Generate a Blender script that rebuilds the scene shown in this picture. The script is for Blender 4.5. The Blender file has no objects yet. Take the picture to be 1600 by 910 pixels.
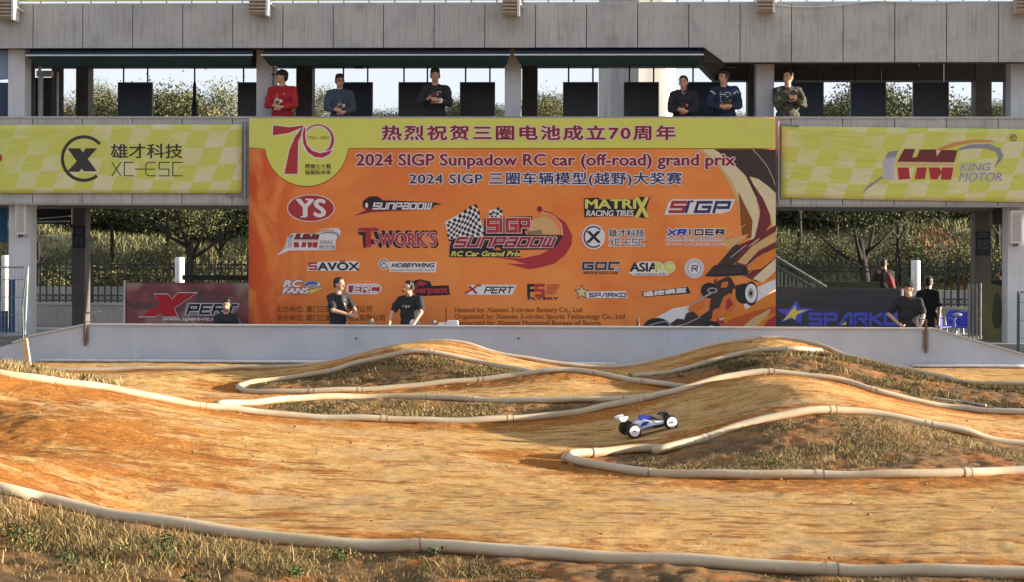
import bpy, bmesh, math, random
import numpy as np
from mathutils import Vector, Matrix
from mathutils.geometry import tessellate_polygon
from mathutils.bvhtree import BVHTree
random.seed(7); rng = np.random.default_rng(7)
SC = bpy.context.scene; COL = SC.collection
# ---------------------------------------------------------------- camera
EYE = np.array([0.0, 0.0, 1.75]); FP = 2500.0; YAW = math.radians(2.2); ROLL = 0.00375
_F = np.array([-math.sin(YAW), math.cos(YAW), 0]); _R0 = np.array([math.cos(YAW), math.sin(YAW), 0]); _U0 = np.array([0, 0, 1.0])
_R = _R0*math.cos(ROLL) + _U0*math.sin(ROLL); _U = _U0*math.cos(ROLL) - _R0*math.sin(ROLL)
cam = bpy.data.cameras.new('camera'); camo = bpy.data.objects.new('camera', cam); COL.objects.link(camo); SC.camera = camo
cam.sensor_width = 36; cam.lens = 36*FP/1600; cam.shift_y = -50/1600; cam.clip_start = .1; cam.clip_end = 6000
camo.matrix_world = Matrix(((_R[0], _U[0], -_F[0], 0), (_R[1], _U[1], -_F[1], 0), (_R[2], _U[2], -_F[2], 1.75), (0, 0, 0, 1)))
# ---------------------------------------------------------------- light
SUN_EL = math.radians(8.0); SUN_AZ = math.radians(-2)     # low sun from the right, a little on the camera's side
world = bpy.data.worlds.new("World"); SC.world = world; world.use_nodes = True
wn = world.node_tree; bg = wn.nodes['Background']
sky = wn.nodes.new('ShaderNodeTexSky'); sky.sky_type = 'NISHITA'; sky.sun_disc = False
sky.sun_elevation = SUN_EL; sky.sun_rotation = math.radians(90)+SUN_AZ; sky.air_density = 1.0; sky.dust_density = 1.6; sky.ozone_density = 1.5
hs = wn.nodes.new('ShaderNodeHueSaturation'); hs.inputs['Saturation'].default_value = .55; wn.links.new(sky.outputs[0], hs.inputs['Color'])
hz = wn.nodes.new('ShaderNodeMix'); hz.data_type = 'RGBA'; hz.inputs[0].default_value = .8; wn.links.new(hs.outputs[0], hz.inputs[6]); hz.inputs[7].default_value = (1.55, 1.66, 1.92, 1)   # even smog over the whole sky
wn.links.new(hz.outputs[2], bg.inputs[0]); bg.inputs[1].default_value = .15
sd = Vector((math.cos(SUN_EL)*math.cos(SUN_AZ), -math.cos(SUN_EL)*math.sin(SUN_AZ), math.sin(SUN_EL)))
sl = bpy.data.lights.new('sun', 'SUN'); sl.energy = 5.0; sl.angle = math.radians(.6); sl.color = (1, .87, .70)
so = bpy.data.objects.new('sun', sl); so.rotation_euler = sd.to_track_quat('Z', 'Y').to_euler(); COL.objects.link(so)
SC.view_settings.view_transform = 'Standard'; SC.view_settings.look = 'None'; SC.view_settings.gamma = 1; SC.view_settings.use_curve_mapping = False
SC.view_settings.exposure = 1.8
SC.cycles.max_bounces = 5; SC.cycles.diffuse_bounces = 3; SC.cycles.transparent_max_bounces = 8
# ---------------------------------------------------------------- survey helpers: a sight line of the photograph met with a real plane
def ray(px, py): return _F + (px-800)/FP*_R + (405-py)/FP*_U
def W(px, py, Y): d = ray(px, py); return EYE + d*(Y/d[1])
def D(px, py, d): return EYE + ray(px, py)*d
def pxm(px, Y): return (W(px+1, 405, Y)-W(px, 405, Y))[0]        # metres per pixel on plane Y
# ---------------------------------------------------------------- mesh helpers
class MB:
    def __init__(s): s.v = []; s.f = []; s.m = []
    def add(s, v, f, m=0):
        n = len(s.v); s.v += [tuple(p) for p in v]; s.f += [tuple(i+n for i in q) for q in f]; s.m += [m]*len(f); return s
    def box(s, x0, x1, y0, y1, z0, z1, m=0):
        v = [(x, y, z) for z in (z0, z1) for y in (y0, y1) for x in (x0, x1)]
        return s.add(v, [(0, 2, 3, 1), (4, 5, 7, 6), (0, 1, 5, 4), (2, 6, 7, 3), (0, 4, 6, 2), (1, 3, 7, 5)], m)
    def obox(s, c, ax, ay, az, m=0):
        c, ax, ay, az = map(np.array, (c, ax, ay, az))
        v = [c+i*ax+j*ay+k*az for k in (-1, 1) for j in (-1, 1) for i in (-1, 1)]
        return s.add(v, [(0, 2, 3, 1), (4, 5, 7, 6), (0, 1, 5, 4), (2, 6, 7, 3), (0, 4, 6, 2), (1, 3, 7, 5)], m)
    def tube(s, pts, r, n=8, m=0, caps=True):
        P = [np.array(p, float) for p in pts]; k = len(P); rr = r if hasattr(r, '__len__') else [r]*k
        up = None; V = []; Fc = []
        for i in range(k):
            t = P[min(i+1, k-1)]-P[max(i-1, 0)]; t /= max(np.linalg.norm(t), 1e-9)
            if up is None: up = np.array([0, 0, 1.]) if abs(t[2]) < .9 else np.array([1., 0, 0])
            a = up-t*np.dot(up, t); a /= max(np.linalg.norm(a), 1e-9); b = np.cross(t, a); up = a
            for j in range(n):
                q = 2*math.pi*j/n; V.append(P[i]+rr[i]*(math.cos(q)*a+math.sin(q)*b))
        for i in range(k-1):
            for j in range(n): Fc.append((i*n+j, i*n+(j+1) % n, (i+1)*n+(j+1) % n, (i+1)*n+j))
        if caps: Fc.append(tuple(range(n-1, -1, -1))); Fc.append(tuple((k-1)*n+j for j in range(n)))
        return s.add(V, Fc, m)
    def prism(s, pts, axis, d0, d1, m=0):          # pts: 2D outline in the plane normal to axis
        def mk(p, d): return {'x': (d, p[0], p[1]), 'y': (p[0], d, p[1]), 'z': (p[0], p[1], d)}[axis]
        n = len(pts); v = [mk(p, d0) for p in pts]+[mk(p, d1) for p in pts]
        tri = tessellate_polygon([[Vector((p[0], p[1], 0)) for p in pts]])
        f = [tuple(t) for t in tri]+[tuple(i+n for i in reversed(t)) for t in tri]+[(i, (i+1) % n, (i+1) % n+n, i+n) for i in range(n)]
        return s.add(v, f, m)
    def ell(s, c, r, nu=12, nv=8, m=0, R=None):
        V = []; Fc = []; c = np.array(c, float)
        for i in range(nv+1):
            th = math.pi*i/nv
            for j in range(nu):
                ph = 2*math.pi*j/nu; p = np.array([r[0]*math.sin(th)*math.cos(ph), r[1]*math.sin(th)*math.sin(ph), r[2]*math.cos(th)])
                if R is not None: p = R @ p
                V.append(c+p)
        for i in range(nv):
            for j in range(nu): Fc.append((i*nu+j, (i+1)*nu+j, (i+1)*nu+(j+1) % nu, i*nu+(j+1) % nu))
        return s.add(V, Fc, m)
    def mesh(s, name, mats, off=None, smooth=False):
        me = bpy.data.meshes.new(name); v = s.v
        if off is not None: v = (np.array(v)-np.array(off)).tolist()
        me.from_pydata(v, [], s.f)
        for m in (mats if isinstance(mats, (list, tuple)) else [mats]): me.materials.append(m)
        if s.m and max(s.m) > 0: me.polygons.foreach_set('material_index', s.m)
        if smooth: me.polygons.foreach_set('use_smooth', [True]*len(s.f))
        me.update(); return me
def link(name, me, parent=None, loc=None):
    o = bpy.data.objects.new(name, me); COL.objects.link(o)
    if parent is not None: o.parent = parent
    if loc is not None: o.location = loc
    return o
ROOTLOC = {}
def thing(name, label, cat, loc=(0, 0, 0), group=None):
    o = bpy.data.objects.new(name, None); COL.objects.link(o); o.location = loc; ROOTLOC[o.name] = np.array(loc, float); o.empty_display_size = .1
    tag(o, label, cat, group); return o
def tag(o, label=None, cat=None, group=None, kind=None):
    if label: o['label'] = label
    if cat: o['category'] = cat
    if group: o['group'] = group
    if kind: o['kind'] = kind
    return o
def off_of(p):
    if p is None: return None
    q = p
    while q.parent is not None: q = q.parent
    return ROOTLOC.get(q.name, np.zeros(3))
def part(name, mb, mats, parent, smooth=False, label=None):
    o = link(name, mb.mesh(name, mats, off_of(parent), smooth), parent)
    if label: o['label'] = label
    return o
def struct(name, mb, mats, smooth=False, kind='structure', parent=None):
    o = link(name, mb.mesh(name, mats, None, smooth), parent); o['kind'] = kind; return o
def solo(name, mb, mats, label, cat, group=None, smooth=False):
    o = link(name, mb.mesh(name, mats, None, smooth)); return tag(o, label, cat, group)
def copy_tree(o, parent=None, loc=None):
    c = o.copy(); COL.objects.link(c)
    if parent is not None: c.parent = parent
    if loc is not None: c.location = loc; ROOTLOC[c.name] = np.array(loc, float)
    for ch in list(o.children): copy_tree(ch, c)
    return c
def catmull(P, step=.12):
    P = [np.array(p, float) for p in P]; Q = [2*P[0]-P[1]]+P+[2*P[-1]-P[-2]]; out = []
    for i in range(1, len(Q)-2):
        n = max(2, int(np.linalg.norm(Q[i+1]-Q[i])/step))
        for k in range(n):
            t = k/n; a, b, c, d = Q[i-1], Q[i], Q[i+1], Q[i+2]
            out.append(.5*((2*b)+(-a+c)*t+(2*a-5*b+4*c-d)*t*t+(-a+3*b-3*c+d)*t**3))
    out.append(P[-1]); return out
# ---------------------------------------------------------------- material helpers
def newmat(name):
    m = bpy.data.materials.new(name); m.use_nodes = True; return m, m.node_tree, m.node_tree.nodes['Principled BSDF']
def N(t, typ, **k):
    n = t.nodes.new(typ)
    for a, b in k.items():
        if a.startswith('i_'):
            key = a[2:]; n.inputs[int(key) if key.isdigit() else key].default_value = b
        else: setattr(n, a, b)
    return n
def noise(t, vec, scale, detail=4, rough=.55, dist=0):
    n = N(t, 'ShaderNodeTexNoise'); n.inputs['Scale'].default_value = scale; n.inputs['Detail'].default_value = detail
    n.inputs['Roughness'].default_value = rough; n.inputs['Distortion'].default_value = dist
    t.links.new(vec, n.inputs['Vector']); return n.outputs['Fac']
def ramp(t, fac, stops):
    r = N(t, 'ShaderNodeValToRGB'); e = r.color_ramp.elements
    e[0].position, e[0].color = stops[0][0], (*stops[0][1], 1); e[1].position, e[1].color = stops[-1][0], (*stops[-1][1], 1)
    for p, c in stops[1:-1]: q = e.new(p); q.color = (*c, 1)
    t.links.new(fac, r.inputs[0]); return r.outputs[0]
def mapping(t, vec, scale=(1, 1, 1), rot=(0, 0, 0)):
    m = N(t, 'ShaderNodeMapping'); m.inputs['Scale'].default_value = scale; m.inputs['Rotation'].default_value = rot
    t.links.new(vec, m.inputs[0]); return m.outputs[0]
def mix(t, fac, a, b, mode='MIX'):
    m = N(t, 'ShaderNodeMix', data_type='RGBA', blend_type=mode)
    for s, x in ((0, fac), (6, a), (7, b)):
        if isinstance(x, (int, float)): m.inputs[s].default_value = x
        elif isinstance(x, tuple): m.inputs[s].default_value = (*x, 1)
        else: t.links.new(x, m.inputs[s])
    return m.outputs[2]
def mth(t, op, a, b=0.0):
    m = N(t, 'ShaderNodeMath', operation=op)
    for s, x in ((0, a), (1, b)):
        if isinstance(x, (int, float)): m.inputs[s].default_value = x
        else: t.links.new(x, m.inputs[s])
    return m.outputs[0]
def bump(t, b, h, strength=.3, dist=.02):
    n = N(t, 'ShaderNodeBump'); n.inputs['Strength'].default_value = strength; n.inputs['Distance'].default_value = dist
    t.links.new(h, n.inputs['Height']); t.links.new(n.outputs[0], b.inputs['Normal']); return n
def M(name, c, c2=None, scale=6, rough=.75, bmp=0., bscale=40, stretch=(1, 1, 1), metal=0., spec=.4, lo=.35, hi=.65):
    m, t, b = newmat(name); b.inputs['Roughness'].default_value = rough; b.inputs['Metallic'].default_value = metal
    b.inputs['Specular IOR Level'].default_value = spec
    tc = N(t, 'ShaderNodeTexCoord').outputs['Object']; v = mapping(t, tc, stretch)
    if c2 is None: c2 = tuple(min(1, x*.82) for x in c)
    t.links.new(ramp(t, noise(t, v, scale, 5), [(lo, c2), (hi, c)]), b.inputs['Base Color'])
    if bmp: bump(t, b, noise(t, v, bscale, 3), bmp, .01)
    return m
MT = {}
def mm(name, *a, **k):
    if name not in MT: MT[name] = M(name, *a, **k)
    return MT[name]
# concrete cladding with vertical rain streaks
def concrete(name, base, dark, warm, amt=1.0):
    m, t, b = newmat(name); b.inputs['Roughness'].default_value = .85; b.inputs['Specular IOR Level'].default_value = .25
    tc = N(t, 'ShaderNodeTexCoord').outputs['Object']; oi = N(t, 'ShaderNodeObjectInfo')
    big = noise(t, tc, .9, 5, .6); streak = noise(t, mapping(t, tc, (9, 9, .45)), 1.6, 5, .65); st2 = noise(t, mapping(t, tc, (30, 30, 1.0)), 1.3, 3)
    c = ramp(t, big, [(.32, tuple(.86*x for x in base)), (.62, tuple(1.08*x for x in base))])
    c = mix(t, mth(t, 'MULTIPLY', ramp(t, streak, [(.50, (0, 0, 0)), (.72, (1, 1, 1))]), .55*amt), c, warm)
    c = mix(t, mth(t, 'MULTIPLY', ramp(t, st2, [(.52, (0, 0, 0)), (.75, (1, 1, 1))]), .55*amt), c, dark)
    blot = noise(t, tc, 2.3, 6, .7)
    c = mix(t, mth(t, 'MULTIPLY', ramp(t, blot, [(.50, (0, 0, 0)), (.78, (1, 1, 1))]), .5*amt), c, dark)
    c = mix(t, mth(t, 'MULTIPLY', oi.outputs['Random'], .18), c, tuple(.75*x for x in base))
    t.links.new(c, b.inputs['Base Color']); bump(t, b, noise(t, tc, 60, 4), .15, .004); return m
CONC = concrete('cladding_concrete', (.40, .405, .40), (.19, .19, .19), (.38, .33, .265), 1.35)
CONC2 = concrete('pale_painted_concrete', (.52, .54, .57), (.36, .37, .38), (.42, .42, .41), .6)
CONC3 = concrete('rough_grey_concrete', (.30, .29, .275), (.17, .165, .15), (.27, .23, .18))
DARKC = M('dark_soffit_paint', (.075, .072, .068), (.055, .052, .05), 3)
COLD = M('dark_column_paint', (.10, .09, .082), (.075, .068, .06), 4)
GAP = M('joint_mortar', (.04, .04, .04), rough=.9)
WALLM = concrete('painted_barrier_grey', (.41, .475, .57), (.34, .385, .45), (.44, .43, .43), .75)
WHITE = M('white_paint', (.72, .71, .69), (.6, .58, .55), 7, .5)
METALW = M('white_painted_metal', (.62, .62, .62), (.5, .49, .47), 9, .4)
STEEL = M('galvanised_steel', (.30, .31, .32), (.2, .2, .2), 12, .4, metal=.7)
BLACKM = M('black_painted_iron', (.018, .018, .02), (.012, .012, .012), 10, .5)
# ================================================================ SETTING
# pipe lines of the circuit, surveyed as (pixel x, pixel y, distance)
def surv(L, pre=(), post=()): return [np.array(p, float) for p in pre]+[D(*p) for p in L]+[np.array(p, float) for p in post]
RP = .04
L1 = surv([(0, 764, 9.6), (50, 776, 9.58), (100, 787, 9.55), (200, 808, 9.45), (300, 824, 9.38), (400, 838, 9.32), (500, 847, 9.25), (650, 854, 9.2), (800, 862, 9.1), (1000, 873, 9.0), (1200, 886, 8.9), (1300, 890, 8.85), (1600, 897, 8.7)], [(-7.3, 12.6, .95), (-6.5, 10.9, .86), (-5.2, 9.9, .66)], [(5, 8.75, .04), (8, 8.8, .04), (11.5, 9, .04)])
L2 = surv([(0, 583, 15.5), (80, 594, 15.8), (200, 613, 16.3), (330, 636, 16.8), (450, 649, 17), (600, 656, 17.1), (750, 657, 17.2), (850, 651, 17.4), (950, 635, 17.8), (1000, 625, 18), (1050, 612, 18.2), (1100, 598, 18.4), (1150, 587, 18.6), (1205, 582, 18.7), (1282, 589, 18.7), (1325, 598, 18.7), (1365, 611, 18.6), (1412, 623, 18.6), (1450, 630, 18.6), (1500, 638, 18.6), (1600, 645, 18.4)], [(-7.5, 14.0, .92), (-6.6, 15.2, .80)], [(8, 18.6, .03), (11.5, 19, .03)])
L3 = surv([(1040, 702, 14.42), (990, 703, 14.4), (930, 708, 14.2), (900, 709, 14.1), (886, 712, 14.0)])
L3f = surv([(883, 716, 13.9), (900, 721, 13.6), (940, 729, 13.3), (1010, 738, 12.95), (1150, 743, 12.8), (1280, 742, 12.8), (1400, 742, 12.8), (1510, 740, 12.9), (1600, 734, 13.1)], (), [(5.6, 13.5, .04), (8, 14, .04), (11.5, 14, .04)])
L3b = surv([(1022, 706, 14.25), (1060, 697, 14.4), (1100, 685, 14.6), (1150, 667, 14.8), (1200, 653, 14.9), (1250, 645, 15), (1300, 642, 15.1), (1360, 645, 15.2), (1450, 662, 15.2), (1500, 673, 15.2), (1600, 694, 15.2)], (), [(6, 15.4, .03), (8, 15.4, .03), (11.5, 15.4, .03)])
L4 = surv([(338, 632, 17.1), (400, 628, 17.6), (450, 624, 18), (512, 621, 18.3), (575, 620, 18.5), (650, 621, 18.5), (750, 625, 18.4), (850, 626, 18.3), (950, 624, 18.3), (1015, 620, 18.35)])
L5f = surv([(372, 606, 21.4), (380, 610, 21.1), (400, 612, 20.9), (487, 612, 20.9), (562, 609, 21), (625, 605, 21.1), (700, 598, 21.2), (800, 587, 21.3), (850, 581, 21.3), (900, 579, 21.3), (925, 582, 21.2), (975, 592, 21), (1025, 600, 20.8), (1075, 605, 20.6)])
L5b = surv([(372, 606, 21.4), (380, 601, 21.9), (400, 596, 22.3), (462, 590, 22.6), (512, 581, 22.8), (550, 569, 23), (595, 559, 23), (637, 551, 23), (675, 551, 23), (712, 557, 23), (750, 566, 23), (790, 575, 22.8), (840, 583, 22.5)])
L6 = surv([(88, 579, 24.8), (200, 577, 24.9), (400, 575, 25), (475, 571, 25.1), (525, 567, 25.2), (575, 558, 25.2), (612, 548, 25.2), (650, 538, 25.2), (688, 534, 25.2), (725, 537, 25.2), (762, 548, 25.2), (800, 557, 25.2), (862, 567, 25.2), (912, 572, 25.2), (970, 574, 25.2), (1037, 562, 25.1), (1087, 547, 25), (1125, 538, 24.9), (1185, 530, 24.8), (1225, 529, 24.8), (1262, 536, 24.6), (1295, 546, 24.4), (1325, 558, 24.2), (1375, 569, 23.8), (1425, 580, 23.4), (1475, 590, 23), (1532, 599, 22.6)], [(-9, 24.6, .03)], [(7.4, 22.8, .02)])
L7 = surv([(985, 589, 22.6), (1025, 586, 22.7), (1075, 575, 22.8), (1112, 564, 22.9), (1150, 555, 23), (1200, 547, 23), (1250, 545, 23), (1282, 549, 23.6)])
L9 = surv([(1405, 605, 20.6), (1435, 606, 20.6), (1462, 613, 20.3), (1480, 620, 19.9), (1505, 628, 19.4), (1540, 634, 19.0)])
L10 = surv([(1430, 620, 19.5), (1480, 627, 19.4), (1520, 633, 19.3), (1575, 643, 18.9)])
ALL = dict(a=L1, b=L2, c=L3, d=L3f, e=L3b, f=L4, g=L5f, h=L5b, i=L6, j=L7)
SM = {k: np.array(catmull(v)) for k, v in ALL.items()}
ctrl = []
for v in ALL.values():
    for p in v: ctrl.append((p[0], p[1], p[2]-.028))
WY = 26.4                                           # barrier wall plane
for x in np.linspace(-11.5, 11.5, 13): ctrl.append((x, WY-.25, 0)); ctrl.append((x, WY+.3, 0)); ctrl.append((x, 4.5, -.05)); ctrl.append((x, 6.3, 0.0))
for p in [(0, 905, 7.9), (150, 900, 8.2), (300, 905, 8.3), (100, 850, 8.8), (300, 870, 8.75), (500, 895, 8.6), (800, 905, 8.6), (1200, 909, 8.55), (1500, 909, 8.5),
          (400, 740, 12.4), (200, 700, 12.9), (60, 660, 13.3), (60, 720, 11.3), (700, 720, 13.4), (700, 690, 14.8), (700, 790, 11.2), (1000, 800, 10.9), (1300, 810, 10.7), (1550, 810, 10.6), (500, 800, 10.9), (300, 760, 11.5),
          (850, 700, 14.6), (990, 685.5, 15.4), (1048, 671.5, 15.4), (985, 676, 16.2), (1052, 659, 16.4), (1235, 604, 16.8), (1120, 646, 16.4), (1400, 636, 16.9), (1560, 664, 16.8),
          (1250, 690, 14.0), (1100, 715, 13.8), (1400, 690, 14.1), (1540, 705, 14.2),
          (600, 585, 22.0), (700, 577, 22.1), (450, 604, 21.6), (800, 583, 22.2),
          (1250, 562, 20.8), (1350, 590, 20.6), (1150, 575, 20.9), (1450, 603, 20.8), (1560, 615, 20.6),
          (300, 590, 22.4), (200, 596, 21), (620, 540, 24.1), (680, 542, 24.1), (740, 553, 24.1), (1210, 537, 23.9), (1130, 549, 23.9)]:
    q = D(*p); ctrl.append((q[0], q[1], q[2]))
for q in [(-5.6, 13.5, .35), (-9, 13, 1.0), (-9, 17, .6), (-11, 10, .8), (-10, 21, .1), (-7, 20, .12), (-4.6, 12.2, .22), (-6, 8, .3), (-9, 7, .3), (9, 11, 0), (11, 11, 0), (9, 16.8, 0), (11, 17, 0), (9, 13.9, .05), (-3, 10.7, .06), (9, 21, 0), (10, 24, 0)]: ctrl.append(q)
# thin duplicates, fit a thin-plate surface through all of them
C3 = []
for c in ctrl:
    if all((c[0]-k[0])**2+(c[1]-k[1])**2 > .09**2 for k in C3): C3.append(c)
C3 = np.array(C3)
def _phi(r2): return .5*r2*np.log(np.maximum(r2, 1e-12))
_n = len(C3); _K = _phi(((C3[:, None, :2]-C3[None, :, :2])**2).sum(-1))+np.eye(_n)*.0008
_Pm = np.c_[np.ones(_n), C3[:, :2]]; _A = np.block([[_K, _Pm], [_Pm.T, np.zeros((3, 3))]])
_w = np.linalg.solve(_A, np.r_[C3[:, 2], 0, 0, 0])
def hbase(x, y):
    x = np.atleast_1d(np.asarray(x, float)); y = np.atleast_1d(np.asarray(y, float)); o = np.zeros(len(x))
    for s in range(0, len(x), 20000):
        X = x[s:s+20000]; Y = y[s:s+20000]
        r2 = (X[:, None]-C3[None, :, 0])**2+(Y[:, None]-C3[None, :, 1])**2
        o[s:s+20000] = _phi(r2) @ _w[:_n]+_w[_n]+_w[_n+1]*X+_w[_n+2]*Y
    return np.clip(o, -.2, 1.3)
def inpoly(x, y, poly):
    r = np.zeros(len(x), bool); n = len(poly)
    for i in range(n):
        x0, y0 = poly[i][:2]; x1, y1 = poly[(i+1) % n][:2]
        if y0 == y1: continue
        c = ((y0 > y) != (y1 > y)) & (x < (x1-x0)*(y-y0)/(y1-y0)+x0); r ^= c
    return r
# value-noise on a lattice for real lumps in the clay
_lat = rng.random((512, 512))
def vn(x, y, f):
    X = (x*f) % 512; Y = (y*f) % 512; i = X.astype(int); j = Y.astype(int); u = X-i; v = Y-j; u = u*u*(3-2*u); v = v*v*(3-2*v)
    i %= 512; j %= 512; i1 = (i+1) % 512; j1 = (j+1) % 512
    return (_lat[i, j]*(1-u)*(1-v)+_lat[i1, j]*u*(1-v)+_lat[i, j1]*(1-u)*v+_lat[i1, j1]*u*v)-.5
ISL1 = list(SM['d'][::-1])+list(SM['c'][::-1])+list(SM['e'])
ISL2 = list(SM['g'][::-1])+list(SM['h'])
STRIP = [p for p in SM['b'] if -3.3 < p[0] < 1.6]+list(SM['f'][::-1])
MOUND = [p for p in SM['b'] if p[0] > 1.6]+[np.array([11.5, 22.5, 0])]+[p for p in SM['i'][::-1] if p[0] > 4.6]+list(SM['j'][::-1])
FRONT = list(SM['a'])+[np.array([12, 4, 0]), np.array([-12, 4, 0]), np.array([-12, 13, 0])]
LEFTG = [np.array([-12, 14, 0])]+[p for p in SM['b'] if p[0] < -4.2]+[np.array([-4.9, 17.4, 0]), np.array([-5.9, 20.5, 0]), np.array([-7.2, 22.5, 0]), np.array([-12, 23, 0])]
ZONES = dict(isl1=ISL1, isl2=ISL2, strip=STRIP, mound=MOUND, front=FRONT, left=LEFTG)
def grassmask(x, y):
    g = np.zeros(len(x), bool)
    for z in ZONES.values(): g |= inpoly(x, y, z)
    return g
rows = [4.0]
while rows[-1] < WY+.12: rows.append(rows[-1]+.018+.0016*max(0, rows[-1]-7)+(.09 if rows[-1] < 7.3 else 0))
rows = np.array(rows); cols = np.r_[np.linspace(-11.5, -6.2, 60, endpoint=False), np.linspace(-6.2, 6.2, 430, endpoint=False), np.linspace(6.2, 11.5, 61)]
GX, GY = np.meshgrid(cols, rows); gx, gy = GX.ravel(), GY.ravel()
# coarse evaluation then bilinear (fast)
cx = np.linspace(-11.6, 11.6, 240); cy = np.linspace(3.9, WY+.3, 260); CX, CY = np.meshgrid(cx, cy); CZ = hbase(CX.ravel(), CY.ravel()).reshape(CX.shape)
def bil(x, y, Z=CZ):
    u = np.clip((x-cx[0])/(cx[1]-cx[0]), 0, len(cx)-1.001); v = np.clip((y-cy[0])/(cy[1]-cy[0]), 0, len(cy)-1.001); i = u.astype(int); j = v.astype(int); u = u-i; v = v-j
    return Z[j, i]*(1-u)*(1-v)+Z[j, i+1]*u*(1-v)+Z[j+1, i]*(1-u)*v+Z[j+1, i+1]*u*v
gm = grassmask(gx, gy)
allp = np.concatenate([v for v in SM.values()])
def pipedist(x, y):
    o = np.full(len(x), 9.)
    for s in range(0, len(x), 20000):
        X = x[s:s+20000, None]; Y = y[s:s+20000, None]; o[s:s+20000] = np.sqrt(((X-allp[None, :, 0])**2+(Y-allp[None, :, 1])**2).min(1))
    return o
PDc = pipedist(CX.ravel(), CY.ravel()).reshape(CX.shape)
pd = bil(gx, gy, PDc)
rough = np.where(gm, 1.0, .22+.5*np.exp(-pd/.25))
rough = rough+np.where((~gm) & (gx < -2), .35*np.clip((-2-gx)/3, 0, 1), 0)
lump = .05*vn(gx, gy, 1.7)*np.where(gm, 1, .25)+rough*(.030*vn(gx, gy, 5.1)+.024*vn(gx+31, gy+7, 11.3)+.014*vn(gx, gy, 27))
lump += np.where(gm, 0, .006*vn(gx*.7, gy+3, 5)+.005*vn(gx*.9+9, gy, 13))
gz = bil(gx, gy)+lump*np.clip((pd+.02)/.2, 0, 1)
gz = np.where(gy > WY-.1, np.minimum(gz, .0), gz)
def ground(x, y): return bil(np.atleast_1d(np.asarray(x, float)), np.atleast_1d(np.asarray(y, float)))
nr, nc = GX.shape
idx = np.arange(nr*nc).reshape(nr, nc)
quads = np.stack([idx[:-1, :-1], idx[:-1, 1:], idx[1:, 1:], idx[1:, :-1]], -1).reshape(-1, 4)
def fastmesh(name, V, Q, mats, smooth=True):
    me = bpy.data.meshes.new(name); k = Q.shape[1]
    me.vertices.add(len(V)); me.vertices.foreach_set('co', np.asarray(V, np.float32).ravel())
    me.loops.add(Q.size); me.loops.foreach_set('vertex_index', Q.ravel().astype(np.int32))
    me.polygons.add(len(Q)); me.polygons.foreach_set('loop_start', np.arange(0, Q.size, k, dtype=np.int32))
    try: me.polygons.foreach_set('loop_total', np.full(len(Q), k, np.int32))
    except Exception: pass
    for m in mats: me.materials.append(m)
    me.update(calc_edges=True); me.validate()
    if smooth: me.polygons.foreach_set('use_smooth', [True]*len(Q))
    return me
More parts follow.
